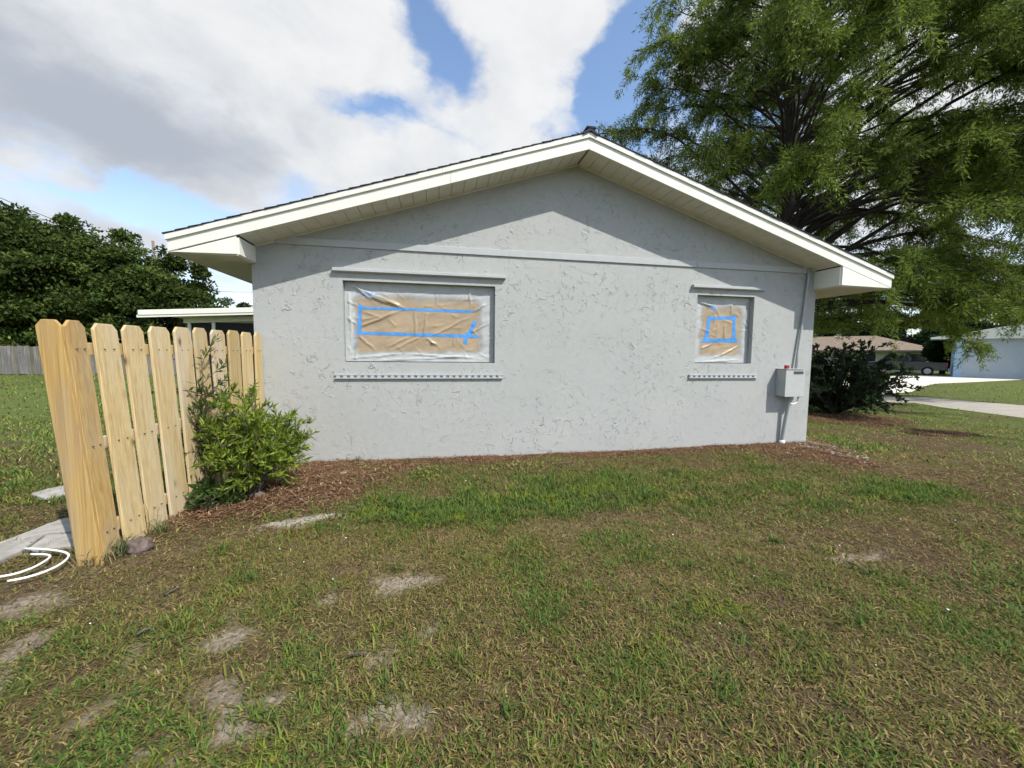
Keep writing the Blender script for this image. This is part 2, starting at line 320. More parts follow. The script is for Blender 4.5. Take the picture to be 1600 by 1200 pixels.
# ------------------------------------------------------------------ ground sheet
def axisline(lo, hi, d0, d1, st, far):
    mid = list(np.arange(d0, d1, st)); a = []; p, s = d0, st
    while p > lo: s *= 1.22; p -= s; a.append(p)
    b = []; p, s = mid[-1], st
    while p < hi: s *= 1.22; p += s; b.append(p)
    return np.array(a[::-1] + mid + b)
gx = axisline(-700, 700, -9, 13, .055, 0); gy = axisline(-400, 900, -5.4, 4, .055, 0)
GX, GY = np.meshgrid(gx, gy); fx, fy = GX.ravel(), GY.ravel()
m = masks(fx, fy); fz = height(fx, fy)
def lay(c, col, a): return c * (1 - a[:, None]) + np.array(col) * a[:, None]
t = fbm(fx, fy, .6, 81); t2 = fbm(fx, fy, 4., 83)
dist = np.hypot(fx, fy + D0)
far = sst(dist, 7, 16)
c = np.tile(np.array([.105, .076, .044]), (len(fx), 1)); c = lay(c, (.08, .078, .036), sst(t2, .4, .65) * .7)
c = lay(c, (.10, .13, .038), far * (.75 + .25 * t)); c = lay(c, (.10, .135, .035), m['lush'] * .6)
c = lay(c, (.19, .145, .085), m['straw'] * .6); c = lay(c, (.10, .065, .045), m['brown'] * .7)
c = lay(c, (.25, .21, .16), m['sand']); c = lay(c, (.36, .33, .28), m['pale']); c = lay(c, (.085, .045, .028), m['mulch'])
c *= (.85 + .3 * t2)[:, None]
nx, ny = len(gx), len(gy); I = np.arange(nx * ny).reshape(ny, nx)
Q = np.stack([I[:-1, :-1].ravel(), I[:-1, 1:].ravel(), I[1:, 1:].ravel(), I[1:, :-1].ravel()], 1)
ground = tag(big('ground', np.stack([fx, fy, fz], 1), Q, M['ground'], col=c, smooth=True), kind='structure')

PAVED = []
def inpoly(x, y, pts):
    c = np.zeros(len(x), bool); n = len(pts)
    for i in range(n):
        (x0, y0), (x1, y1) = pts[i][:2], pts[(i + 1) % n][:2]
        if y0 == y1: continue
        c ^= ((y0 > y) != (y1 > y)) & (x < (x1 - x0) * (y - y0) / (y1 - y0) + x0)
    return c
def sheet(name, pts, z, mat, label=None):
    PAVED.append(pts)
    V = [(p[0], p[1], z) for p in pts] + [(p[0], p[1], z - .2) for p in pts]; n = len(pts)
    return tag(mesh(name, V, [tuple(range(n))] + [(i, n + i, n + (i + 1) % n, (i + 1) % n) for i in range(n)], mat), kind='structure')
rd_up = [gnd(1250, 617), gnd(1451, 621.8), gnd(1600, 634)]; rd_lo = [gnd(1600, 653.5), gnd(1472, 637), gnd(1427, 629.5), gnd(1250, 626)]
def ext(a, b, d): v = (b - a); return b + v / np.linalg.norm(v) * d
def ccw(p):
    a = sum(p[i][0] * p[(i + 1) % len(p)][1] - p[(i + 1) % len(p)][0] * p[i][1] for i in range(len(p))); return p if a > 0 else p[::-1]
sheet('road', ccw(rd_up + [ext(rd_up[1], rd_up[2], 22), ext(rd_lo[1], rd_lo[0], 22)] + rd_lo), .012, M['road'])
sheet('driveway', ccw([gnd(1200, 606), gnd(1300, 598), gnd(1400, 588), gnd(1440, 586.5), gnd(1520, 588), gnd(1620, 589.5), gnd(1625, 592), gnd(1520, 597), gnd(1462, 599.5), gnd(1440, 604), gnd(1425, 612), gnd(1380, 616.5), gnd(1200, 616.5)]), .02, M['concrete'])

# ------------------------------------------------------------------ house
XL, XR, XA = -2.30, 6.28, 2.03
OV = -.47                                         # plane of the rake boards
SL, SR = .327, .3125                              # roof slopes left and right of the ridge
EL, ER = -2.97, 7.20; BOT = 2.61; BACK = 14.
house = empty('house', (1.99, 0, 0), 'grey stucco ranch house with white gable trim and two masked windows', 'house')
def zs(x): return 4.228 - (SL * (XA - x) if x < XA else SR * (x - XA))     # underside line of the roof boards
wins = [(-1.21, .845, 1.36, 2.45), (4.07, 5.105, 1.375, 2.455)]
# front wall with real openings
V, Fc = [], []
def quad(*p):
    n = len(V); V.extend(p); Fc.append(tuple(range(n, n + len(p))))
xs = [XL, wins[0][0], wins[0][1], XA, wins[1][0], wins[1][1], XR]
RV = .20; FY = .095
for i in range(len(xs) - 1):
    x0, x1 = xs[i], xs[i + 1]; w = next((w for w in wins if abs(w[0] - x0) < 1e-6), None)
    if w:
        quad((x0, 0, -.4), (x1, 0, -.4), (x1, 0, w[2]), (x0, 0, w[2])); quad((x0, 0, w[3]), (x1, 0, w[3]), (x1, 0, zs(x1) + .02), (x0, 0, zs(x0) + .02))
        quad((x0, 0, w[2]), (x1, 0, w[2]), (x1, RV, w[2]), (x0, RV, w[2])); quad((x0, RV, w[3]), (x1, RV, w[3]), (x1, 0, w[3]), (x0, 0, w[3]))
        quad((x0, 0, w[2]), (x0, RV, w[2]), (x0, RV, w[3]), (x0, 0, w[3])); quad((x1, RV, w[2]), (x1, 0, w[2]), (x1, 0, w[3]), (x1, RV, w[3]))
        quad((x0, RV, w[2]), (x1, RV, w[2]), (x1, RV, w[3]), (x0, RV, w[3]))
    else: quad((x0, 0, -.4), (x1, 0, -.4), (x1, 0, zs(x1) + .02), (x0, 0, zs(x0) + .02))
quad((XR, 0, -.4), (XR, BACK, -.4), (XR, BACK, zs(XR)), (XR, 0, zs(XR))); quad((XL, BACK, -.4), (XL, 0, -.4), (XL, 0, zs(XL)), (XL, BACK, zs(XL)))
quad((XR, BACK, -.4), (XL, BACK, -.4), (XL, BACK, zs(XL)), (XA, BACK, zs(XA)), (XR, BACK, zs(XR)))
mesh('wall', V, Fc, M['stucco'], house)
# horizontal band at the foot of the gable: two boards with a joint
for x0, x1 in ((-2.02, 4.02), (4.026, 6.10)):
    box('band_board', x0, x1, -.022, 0, 2.875, min(2.965, 9), M['trim'], house, .004)
# windows: frame, panes, head and sill
for k, w in enumerate(wins):
    wn = empty('window', ((w[0] + w[1]) / 2, RV, w[2]), None, None); wn.parent = house; wn.location = Vector(wn.location) - Vector(house.location)
    fr = .05
    boxes('frame', [(w[0], w[1], RV - .045, RV - .002, w[2], w[2] + fr), (w[0], w[1], RV - .045, RV - .002, w[3] - fr, w[3]), (w[0], w[0] + fr, RV - .045, RV - .002, w[2] + fr, w[3] - fr), (w[1] - fr, w[1], RV - .045, RV - .002, w[2] + fr, w[3] - fr)], M['white'], wn)
    box('pane', w[0] + fr, w[1] - fr, RV - .02, RV - .006, w[2] + fr, w[3] - fr, M['glass'], wn)
    hx0, hx1 = (-1.325, .99) if k == 0 else (3.96, 5.25)
    P = [(-.06, 2.562), (-.06, 2.603), (0, 2.608), (0, 2.545), (-.02, 2.55)]
    V = [(hx0, y, z) for y, z in P] + [(hx1, y, z) for y, z in P]; n = len(P)
    mesh('head_trim', V, [tuple(range(n))[::-1], tuple(range(n, 2 * n))] + [(i, (i + 1) % n, n + (i + 1) % n, n + i) for i in range(n)], M['trim'], wn, bevel=.004)
    s0, s1 = (-1.33, .965) if k == 0 else (3.965, 5.225)
    sill = boxes('sill', [(s0, s1, -.028, 0, 1.182, 1.195), (s0, s1, -.034, 0, 1.137, 1.15), (s0 + .004, s1 - .004, -.006, -.001, 1.1505, 1.1815)], M['trim'], wn)
    nd = int((s1 - s0) / .0875); me = None
    for j in range(nd):
        xx = s0 + (j + .5) * (s1 - s0) / nd
        if me is None: o = box('dentil', xx - .024, xx + .024, -.026, -.0065, 1.1503, 1.1817, M['trim'], sill); me = o.data
        else:
            o2 = o.copy(); COL.objects.link(o2); o2.parent = sill; o2.location = Vector(o.location) + Vector((j * (s1 - s0) / nd, 0, 0))
# roof: rake boards, eave boxes, soffit panels, deck, shingle courses
roof = empty('roof', (XA, 0, BOT), None, None); roof.parent = house; roof.location = Vector((XA, 0, BOT)) - Vector(house.location)
def rakeboard(name, x0, x1, a, b, y0, y1, mat, par):     # band between a and b above the underside line
    poly = [(x0, max(zs(x0) + a, BOT)), (x1, max(zs(x1) + a, BOT)), (x1, zs(x1) + b), (x0, zs(x0) + b)]
    V, Fc = prism(poly, y0, y1); return mesh(name, V, Fc, mat, par, bevel=.003)
for x0, x1 in ((EL, .2), (.203, XA), (XA, 4.3), (4.302, ER)):
    rakeboard('rake_board', x0, x1, 0, .148, OV, OV + .03, M['white'], roof)
for x0, x1 in ((EL - .012, .1), (.102, XA), (XA, ER + .012)):
    rakeboard('drip_edge', x0, x1, .143, .208, OV - .022, OV + .01, M['white'], roof)
for sgn in (-1, 1):
    xe, xw = (EL, XL) if sgn < 0 else (ER, XR); xi = xw + (.035 if sgn < 0 else -.035)
    # triangular closed eave end and the boxed soffit running back along the eave
    V, Fc = prism([(xe, BOT), (xi, BOT + .012), (xi, zs(xi)), (xe + sgn * -.12, zs(xe + sgn * -.12) if zs(xe + sgn * -.12) > BOT else BOT + .002)], OV + .004, OV + .028)
    mesh('eave_return', V, Fc, M['white'], roof)
    box('return_side', min(xi, xi - sgn * .02), max(xi, xi - sgn * .02), OV + .028, -.002, BOT + .012, zs(xi) - .004, M['white'], roof)
    a, b = sorted((xw, xi)); box('eave_soffit', a - .001, b, OV + .029, -.003, BOT - .003, BOT + .0115, M['soffit'], roof)
    a, b = sorted((xe, xw)); box('eave_soffit', a + .004, b - .002, OV + .029, BACK + .4, BOT - .004, BOT + .01, M['soffit'], roof)
    a, b = sorted((xe, xe - sgn * .025)); box('eave_fascia', a, b, OV + .031, BACK + .4, BOT - .01, zs(xe) + .16, M['white'], roof)
    # soffit panels under the gable overhang
    xend = xi - sgn * .021; n = 26; step = (xend - XA) / n; sf = empty('soffit', (XA + (xend - XA) / 2, OV, BOT), None, None)
    sf.parent = roof; sf.location = Vector((XA + (xend - XA) / 2, OV, BOT)) - Vector((XA, 0, BOT))
    for j in range(n):
        x0, x1 = XA + j * step + (.012 if j == 0 else .0028) * sgn, XA + (j + 1) * step - .0028 * sgn
        if x0 > x1: x0, x1 = x1, x0
        y0, y1 = OV + .031, -.003; dz = .004
        Vv = [(x0, y0, zs(x0) + dz), (x1, y0, zs(x1) + dz), (x1, y1, zs(x1) + dz), (x0, y1, zs(x0) + dz), (x0, y0, zs(x0) + .02), (x1, y0, zs(x1) + .02), (x1, y1, zs(x1) + .02), (x0, y1, zs(x0) + .02)]
        mesh('soffit_panel', Vv, BF, M['soffit'], sf, bevel=.003)
    # little wall channel
    rb = prism([(XA, zs(XA) - .014), (xend, zs(xend) - .014), (xend, zs(xend) + .003), (XA, zs(XA) + .003)] if sgn > 0 else [(xend, zs(xend) - .014), (XA, zs(XA) - .014), (XA, zs(XA) + .003), (xend, zs(xend) + .003)], -.02, -.001)
    mesh('soffit_channel', *rb, M['soffit'], roof)
    # deck
    x0, x1 = sorted((xe, XA)); Vd, Fd = prism([(x0, zs(x0) + .04), (x1, zs(x1) + .04), (x1, zs(x1) + .2), (x0, zs(x0) + .2)], OV + .012, BACK + .4); mesh('roof_deck', Vd, Fd, M['shingle'], roof)
    # shingle courses, each lapping the one below
    L = abs(xe - XA) + .03; nc = 38
    for j in range(nc):
        u0 = j / nc * L; u1 = min(L, (j + 1.25) / nc * L); xa, xb = xe - sgn * (u0 - .03), xe - sgn * (u1 - .03)
        if sgn * xb < sgn * XA: xb = XA
        za, zb = zs(xa) + .213, zs(xb) + .211
        e = OV - .03 - RNG.random() * .008
        Vv = [(xa, e, za), (xb, e, zb), (xb, BACK + .4, zb), (xa, BACK + .4, za), (xa, e, za + .013), (xb, e, zb + .004), (xb, BACK + .4, zb + .004), (xa, BACK + .4, za + .013)]
        if sgn > 0: Vv = [Vv[i] for i in (1, 0, 3, 2, 5, 4, 7, 6)]
        mesh('shingle_course', Vv, BF, M['shingle'], roof)
# ridge caps
zr = zs(XA) + .222
for j in range(30):
    y0 = OV - .045 + j * .24; y1 = y0 + .29; h0, h1 = .04, .02; wd = .12 - .02 * (j == 0)
    P0 = [(-wd, -.034), (0, h0), (wd, -.034), (wd, -.06), (0, h0 - .045), (-wd, -.06)]
    Vv = [(XA + x, y0, zr + z) for x, z in P0] + [(XA + x, y1, zr + z - .02) for x, z in P0]
    mesh('ridge_cap', Vv, [tuple(range(6)), tuple(range(11, 5, -1))] + [(i, i + 6, (i + 1) % 6 + 6, (i + 1) % 6) for i in range(6)], M['shingle'], roof)
box('ridge_vent', XA - .06, XA + .075, OV - .052, OV + .25, zr + .02, zr + .052, M['shingle'], roof, .01)

# ------------------------------------------------------------------ masked windows
def masking(w, papers, tapes, label, seed, creases):
    root = empty('masking_sheet', ((w[0] + w[1]) / 2, FY, w[2]), label, 'masking', 'masked windows')
    x0, x1, z0, z1 = w[0] + .004, w[1] - .004, w[2] + .012, w[3] - .004
    nx = int((x1 - x0) / .014); nz = int((z1 - z0) / .014)
    gx, gz = np.meshgrid(np.linspace(x0, x1, nx), np.linspace(z0, z1, nz))
    rr_ = np.random.default_rng(seed); rnd = [(rr_.uniform(x0, x1), rr_.uniform(z0, z1), rr_.choice([.5, 2.6, 1.5, .1, -.6]) + rr_.normal(0, .25), rr_.uniform(.1, .35), rr_.uniform(.004, .011), rr_.uniform(.006, .011)) for _ in range(int(26 * (x1 - x0)))]
    def hgt(x, z):
        h = .012 * (fbm(x, z, 3, seed) - .5) + .010 * (fbm(x + .7 * z, (z - .5 * x) * 2.5, 5, seed + 2) - .5)
        for (ax_, az_, bx_, bz_, amp, wd) in creases:
            dx, dz = bx_ - ax_, bz_ - az_; L2 = dx * dx + dz * dz; t = ((x - ax_) * dx + (z - az_) * dz) / L2
            d = ((x - ax_) * dz - (z - az_) * dx) / math.sqrt(L2) + .012 * (vn(t * 7, t * 0 + seed, seed) - .5)
            h = h + amp * np.exp(-(d / wd) ** 2) * sst(t, -.02, .12) * (1 - sst(t, .55, 1.05))
        for (ax_, az_, an, ln_, amp, wd) in rnd:
            dx, dz = math.cos(an) * ln_, math.sin(an) * ln_; t = ((x - ax_) * dx + (z - az_) * dz) / ln_ ** 2; d = ((x - ax_) * dz - (z - az_) * dx) / ln_
            h = h + amp * np.exp(-(d / wd) ** 2) * sst(t, 0, .3) * (1 - sst(t, .5, 1))
        return h
    def surf(name, gx, gz, off, mat, col=None):
        y = FY - hgt(gx, gz) * 1.25 + off; V = np.stack([gx.ravel(), y.ravel(), gz.ravel()], 1); a, b = gx.shape; I = np.arange(a * b).reshape(a, b)
        T = np.stack([I[:-1, :-1].ravel(), I[:-1, 1:].ravel(), I[1:, 1:].ravel(), I[1:, :-1].ravel()], 1)
        return big(name, V, T, mat, root, col, True)
    # film: thin clear plastic, paint overspray towards its edges
    (p0, p1, q0, q1) = papers
    ragx = (fbm(gx, gz, 6, seed + 9) - .5) * .09; ragz = (fbm(gx, gz, 5, seed + 4) - .5) * .09
    inside = sst(gx - p0 + ragx, -.05, .10) * sst(p1 - gx + ragx, -.05, .16) * sst(gz - q0 + ragz, -.03, .06) * sst(q1 - gz + ragz, -.07, .13)
    spray = (1 - inside).ravel()
    surf('plastic_film', gx, gz, -.006, M['film'], np.repeat(spray[:, None], 3, 1))
    px_, pz_ = np.meshgrid(np.linspace(p0 - .05, p1 + .05, int((p1 - p0) / .014)), np.linspace(q0 - .05, q1 + .05, int((q1 - q0) / .014)))
    surf('kraft_paper', px_, pz_, 0, M['paper'])
    for (ax_, az_, bx_, bz_, wd) in tapes:
        n = max(4, int(math.hypot(bx_ - ax_, bz_ - az_) / .02)); t = np.linspace(0, 1, n); cx = ax_ + (bx_ - ax_) * t; cz = az_ + (bz_ - az_) * t
        d = np.array([bx_ - ax_, bz_ - az_]); d /= np.linalg.norm(d); nrm = np.array([-d[1], d[0]])
        wv = wd * (.85 + .3 * vn(t * 9, t * 0, seed + 3)); s = np.array([-.5, 0, .5])[:, None]
        surf('tape_strip', cx + nrm[0] * wv * s, cz + nrm[1] * wv * s, -.0035, M['tape'])
    return root
mf = Mat('plastic_film', .22, .5); at = mf.n('ShaderNodeVertexColor'); at.layer_name = 'col'
w_ = mf.world(); mf.b.inputs['Roughness'].default_value = .5
mf.l(mf.ramp(mf.noise(w_, 7, 5, .6), [(.3, (.37, .39, .395)), (.7, (.45, .465, .46))]), mf.b.inputs['Base Color'])
trn = mf.n('ShaderNodeBsdfTransparent'); gls = mf.n('ShaderNodeBsdfGlossy'); gls.inputs['Roughness'].default_value = .3; gls.inputs['Color'].default_value = (.9, .9, .9, 1)
ms1 = mf.n('ShaderNodeMixShader'); ms1.inputs[0].default_value = .025; mf.l(trn.outputs[0], ms1.inputs[1]); mf.l(gls.outputs[0], ms1.inputs[2])
ms2 = mf.n('ShaderNodeMixShader')
fac = mf.ramp(mf.math('ADD', at.outputs['Color'], mf.math('MULTIPLY', mf.math('SUBTRACT', mf.noise(w_, 22, 6, .7), .5), .35)), [(.05, (.10, .10, .10)), (.85, (.95, .95, .95))])
mf.l(fac, ms2.inputs[0]); mf.l(ms1.outputs[0], ms2.inputs[1]); mf.l(mf.b.outputs[0], ms2.inputs[2]); mf.l(ms2.outputs[0], mf.o.inputs[0]); M['film'] = mf.m
M['paper'] = plain('kraft_paper', (.36, .265, .155), .7, .14, 5, bump=.1)
def wz(x, y): p = aty(x, y, FY); return p[0], p[2]
def tp(a, b, wd): return (*wz(*a), *wz(*b), wd)
def cr(a, b, amp, wd): return (*wz(*a), *wz(*b), amp, wd)
p0, q1 = wz(552, 458); p1, q0 = wz(757, 553)
masking(wins[0], (p0, p1, q0, q1),
        [tp((563, 475), (561, 523), .05), tp((562, 481), (740, 487), .036), tp((552, 520), (752, 526), .042), tp((554, 517), (553, 544), .055), tp((743, 501), (733, 524), .055), tp((730, 520), (726, 538), .05), tp((556, 460), (592, 459), .045)],
        'clouded plastic film over brown paper with long blue tape lines in the wide window', 5,
        [cr((540, 442), (640, 485), .020, .013), cr((548, 440), (590, 478), .014, .01), cr((575, 462), (632, 482), .02, .012), cr((563, 510), (632, 483), .018, .013), cr((562, 500), (600, 494), .01, .01), cr((650, 525), (648, 480), .012, .012), cr((662, 525), (668, 482), .012, .012),
         cr((675, 525), (740, 492), .012, .012), cr((560, 524), (590, 550), .014, .01), cr((665, 527), (690, 545), .014, .01), cr((655, 527), (612, 548), .014, .012), cr((640, 526), (600, 545), .012, .01), cr((735, 520), (765, 505), .012, .01), cr((740, 487), (762, 474), .014, .012), cr((733, 448), (735, 485), .018, .008),
         cr((545, 560), (650, 551), .012, .008), cr((590, 563), (765, 556), .014, .008), cr((640, 553), (768, 562), .012, .008), cr((545, 455), (550, 540), .012, .01), cr((543, 470), (562, 480), .012, .01), cr((542, 495), (560, 510), .012, .01)])
p0, q1 = wz(1094, 475); p1, q0 = wz(1159, 557)
masking(wins[1], (p0, p1, q0, q1),
        [tp((1109, 494), (1103, 530), .06), tp((1108, 497), (1149, 497), .05), tp((1147, 492), (1146, 532), .06), tp((1096, 532), (1152, 532), .06), tp((1110, 478), (1119, 483), .07)],
        'clouded plastic film over brown paper with small blue tape square in the narrow window', 15,
        [cr((1092, 472), (1118, 480), .02, .012), cr((1130, 530), (1134, 500), .012, .012), cr((1143, 475), (1142, 495), .02, .01), cr((1094, 545), (1115, 536), .014, .012), cr((1125, 556), (1158, 538), .016, .012), cr((1093, 566), (1165, 561), .014, .008), cr((1166, 480), (1165, 562), .012, .01), cr((1122, 505), (1118, 528), .012, .01)])

# ------------------------------------------------------------------ meter box and conduits
mb = empty('electrical_box', (5.77, 0, .84), 'grey electrical box with dark slot and conduits on the stucco wall corner', 'electrical box')
box('housing', 5.60, 5.955, -.165, -.002, .845, 1.285, M['box'], mb, .006)
door = box('door', 5.592, 5.963, -.202, -.1665, .838, 1.275, M['box'], mb, .006)
box('rain_lip', 5.586, 5.969, -.212, -.002, 1.2865, 1.297, M['box'], mb, .003)
box('slot', 5.74, 5.92, -.2075, -.203, 1.215, 1.258, M['dark'], door)
box('red_cap', 5.66, 5.715, -.14, -.085, 1.298, 1.355, M['red'], mb, .006)
P = [(6.06, -.035, 1.298), (6.062, -.03, 2.0), (6.075, -.03, 2.9), (6.075, -.03, 2.945)]
P = [(5.93, -.05, 1.2975), (5.955, -.04, 1.55), (6.03, -.032, 2.2), (6.08, -.03, 2.75), (6.085, -.03, 2.955)]
mesh('upper_conduit', *tubes([(np.array(P), .02)], 10), M['pipe'], mb, True)
mesh('lower_conduit', *tubes([(np.array([(5.80, -.11, .84), (5.80, -.1, .78), (5.77, -.07, .4), (5.745, -.05, .05), (5.745, -.05, -.05)]), .034)], 10), M['pipe'], mb, True)
mesh('conduit_coupling', *tubes([(np.array([(5.80, -.11, .846), (5.80, -.105, .78)]), .043)], 10), M['pipe'], mb, True)
a = np.linspace(0, 1, 12); mesh('ground_loop', *tubes([(np.stack([5.915 - .12 * a ** 2, -.15 + .03 * a, .84 - .13 * np.sin(a * math.pi * .60)], 1), .015)], 8), M['plastic'], mb, True)
mesh('foot_clamp', *tubes([(np.array([(5.745, -.05, .09), (5.745, -.05, .03)]), .045)], 10), M['plastic'], mb, True)

# ------------------------------------------------------------------ wooden fence
fence = empty('wooden_fence', (-2.25, -1.3, 0), 'new yellow pine dog-ear fence section leaning beside the house corner', 'fence')
def board(d0, d1, xb, xt, ht, mat='wood', th=.022, name='board', cut=.045, tilt=0.):
    # board in the depth direction, its face towards +x; leaning so that its top sits at xt
    prof = [(d0, -.03), (d1, -.03), (d1 + tilt, ht - cut), (d1 + tilt - cut * .9, ht), (d0 + tilt + cut * .9, ht), (d0 + tilt, ht - cut)]
    V = []
    for s in (0, -th): V += [(xb + (xt - xb) * z / ht + s, y - D0, z) for y, z in prof]
    n = 6; Fc = [tuple(range(n)), tuple(range(2 * n - 1, n - 1, -1))] + [(i, n + i, n + (i + 1) % n, (i + 1) % n) for i in range(n)]
    return mesh(name, V, Fc, M[mat], fence, bevel=.004)
edges = [(3.215, 3.372), (3.405, 3.625), (3.655, 3.875), (3.905, 4.16), (4.185, 4.43), (4.455, 4.675), (4.705, 4.97), (4.995, 5.25), (5.27, 5.525), (5.55, 5.735)]
for i, (a, b) in enumerate(edges):
    dm = (a + b) / 2; f_ = (dm - 3.2) / 2.5
    board(a, b, -2.292 + .09 * f_ + random.uniform(-.006, .006), -2.433 + .233 * f_ + random.uniform(-.004, .004), 1.69 + .045 * f_ + random.uniform(-.01, .01), tilt=random.uniform(-.008, .008), mat='amber' if i == 0 else 'wood')
# drips and nail heads: two per rail on each board
    for zc in (1.50, .82, .2):
        for q in (.3, .7):
            y = a + (b - a) * q - D0; xx = -2.292 + .09 * f_ + (-.141 + .143 * f_) * zc / 1.7 + .002
            mesh('nail', *tubes([(np.array([(xx - .004, y, zc), (xx + .007, y, zc)]), .0045)], 6), M['dark'], fence)
# end board facing out, with the post behind it
V = []; prof = [(-2.435, -.03), (-2.295, -.03), (-2.438, 1.655), (-2.475, 1.69), (-2.545, 1.69), (-2.578, 1.655)]
prof = [(-2.435, -.03), (-2.292, -.03), (-2.436, 1.65), (-2.468, 1.692), (-2.545, 1.692), (-2.578, 1.65)]
V, Fc = prism(prof, 3.19 - D0, 3.212 - D0); mesh('end_board', V, Fc, M['amber'], fence, bevel=.004)
for zc in (1.50, .82, .2):
    P = []
    for y in (3.22, 5.74):
        f_ = (y - 3.2) / 2.5; x = -2.292 + .09 * f_ + (-.141 + .143 * f_) * zc / 1.7 - .026
        P += [(x - .04, y - D0, zc - .045), (x, y - D0, zc - .045), (x, y - D0, zc + .045), (x - .04, y - D0, zc + .045)]
    mesh('rail', P, [(0, 1, 2, 3), (7, 6, 5, 4), (0, 4, 5, 1), (1, 5, 6, 2), (2, 6, 7, 3), (3, 7, 4, 0)], M['wood'], fence, bevel=.004)
for y in (3.214, 5.62):
    f_ = (y - 3.2) / 2.5; xb, xt = -2.292 + .09 * f_ - .07, -2.433 + .233 * f_ - .07
    Vv = [(xb - .085, y - D0, -.2), (xb, y - D0, -.2), (xb, y - D0 + .085, -.2), (xb - .085, y - D0 + .085, -.2), (xt - .085, y - D0, 1.58), (xt, y - D0, 1.58), (xt, y - D0 + .085, 1.58), (xt - .085, y - D0 + .085, 1.58)]
    mesh('post', Vv, BF, M['wood'], fence, bevel=.004)

# ------------------------------------------------------------------ foliage builders
def leaves(P, Dr, L, Wd, cols, fold=.25, rng=RNG):
    """rhombic folded leaves: base P, unit direction Dr, length L, width Wd"""
    n = len(P); r = rng.normal(size=(n, 3)); S = np.cross(Dr, r); S /= np.linalg.norm(S, axis=1, keepdims=True) + 1e-9; Up = np.cross(S, Dr)
    mid = P + Dr * (L * .48)[:, None]; up = Up * (Wd * fold)[:, None]
    V = np.empty((n, 4, 3)); V[:, 0] = P; V[:, 1] = mid - S * (Wd / 2)[:, None] + up; V[:, 2] = P + Dr * L[:, None]; V[:, 3] = mid + S * (Wd / 2)[:, None] + up
    b = np.arange(n)[:, None] * 4; T = np.concatenate([b + [0, 1, 2], b + [0, 2, 3]], 0); return V.reshape(-1, 3), T, np.repeat(cols, 4, 0)
def needles(P, Dr, L, Wd, cols, rng):
    n = len(P); S = np.cross(Dr, rng.normal(size=(n, 3))); S /= np.linalg.norm(S, axis=1, keepdims=True) + 1e-9
    V = np.empty((n, 3, 3)); o = P + Dr * (L * .25)[:, None]; V[:, 0] = P - S * (Wd / 2)[:, None]; V[:, 1] = o + S * (Wd / 2)[:, None]; V[:, 2] = P + Dr * L[:, None]
    return V.reshape(-1, 3), np.arange(3 * n).reshape(n, 3), np.repeat(cols, 3, 0)
def unit(v): return v / (np.linalg.norm(v, axis=-1, keepdims=True) + 1e-9)
def palette(n, cs, jit=.18, rng=RNG):
    cs = np.array(cs); i = rng.integers(0, len(cs), n); j = rng.integers(0, len(cs), n); t = rng.random((n, 1)); return (cs[i] * t + cs[j] * (1 - t)) * (1 + rng.normal(0, jit, (n, 1))).clip(.5, 1.6)
def bush(name, base, stems, h, spread, leaf, wid, per, cs, label, cat, droop=.15, twigs=5, rad=.012, group=None, seed=1, asym=(0, 0), mat='barkgrey', low=.2):
    rng = np.random.default_rng(seed); base = np.array(base, float); root = empty(name, base, label, cat, group); paths = []; LP, LD = [], []
    for s in range(stems):
        a = rng.random() * 2 * math.pi; sp = spread * math.sqrt(rng.random()); tip = np.array([math.cos(a) * sp + asym[0] * rng.random(), math.sin(a) * sp + asym[1] * rng.random(), h * (1 - .55 * (sp / spread) ** 2) * rng.uniform(.7, 1.05)])
        t = np.linspace(0, 1, 7)[:, None]; P = base + rng.normal(0, .03, 3) * [1, 1, 0] + tip * np.concatenate([t ** .9, t ** .9, t], 1) + rng.normal(0, .015, (7, 3)) * t; paths.append((P, rad * (1 - .75 * t[:, 0])))
        for k in range(twigs):
            tt = rng.uniform(low, 1); i = min(5, int(tt * 6)); o = P[i] + (P[i + 1] - P[i]) * (tt * 6 - i); dr = unit(unit(P[i + 1] - P[i]) * .8 + rng.normal(0, .55, 3)); ln = rng.uniform(.12, .28) * h
            q = np.linspace(0, 1, 4)[:, None]; tw = o + dr * ln * q - np.array([0, 0, 1]) * droop * ln * q ** 2; paths.append((tw, rad * .35 * (1 - .6 * q[:, 0])))
            m_ = per; u = rng.uniform(.1, 1, m_)[:, None]; pt = o + dr * ln * u - np.array([0, 0, 1]) * droop * ln * u ** 2; LP.append(pt); LD.append(unit(dr * .75 + rng.normal(0, .6, (m_, 3)) + [0, 0, .15]))
    LP, LD = np.concatenate(LP), np.concatenate(LD); n = len(LP); LP[:, 2] = np.maximum(LP[:, 2], base[2] + .04)
    V, Fc = tubes(paths, 5, False); mesh('stems', V, Fc, M[mat], root, True)
    V, T, C = leaves(LP, LD, leaf * rng.uniform(.65, 1.2, n), wid * rng.uniform(.7, 1.2, n), palette(n, cs, .15, rng), rng=rng); big('foliage', V, T, M['leaf'], root, C); return root
g = gnd(385, 783)
bush('leafy_bush', (g[0] + .02, g[1] + .05, .04), 50, 1.08, .41, .085, .018, 20, [(.20, .27, .03), (.14, .215, .026), (.27, .33, .05), (.09, .145, .02)], 'bright green narrow-leaved bush growing against the pine fence', 'bush', seed=5, twigs=9, asym=(.06, 0), low=.36)
g2 = gnd(310, 792)
bush('leafy_sapling', (g2[0] - .02, g2[1] + .18, .03), 5, 1.42, .11, .10, .02, 18, [(.085, .125, .04), (.06, .095, .03), (.12, .15, .05)], 'tall thin grey-green shoots rising between bush and fence boards', 'plant', seed=9, twigs=10)
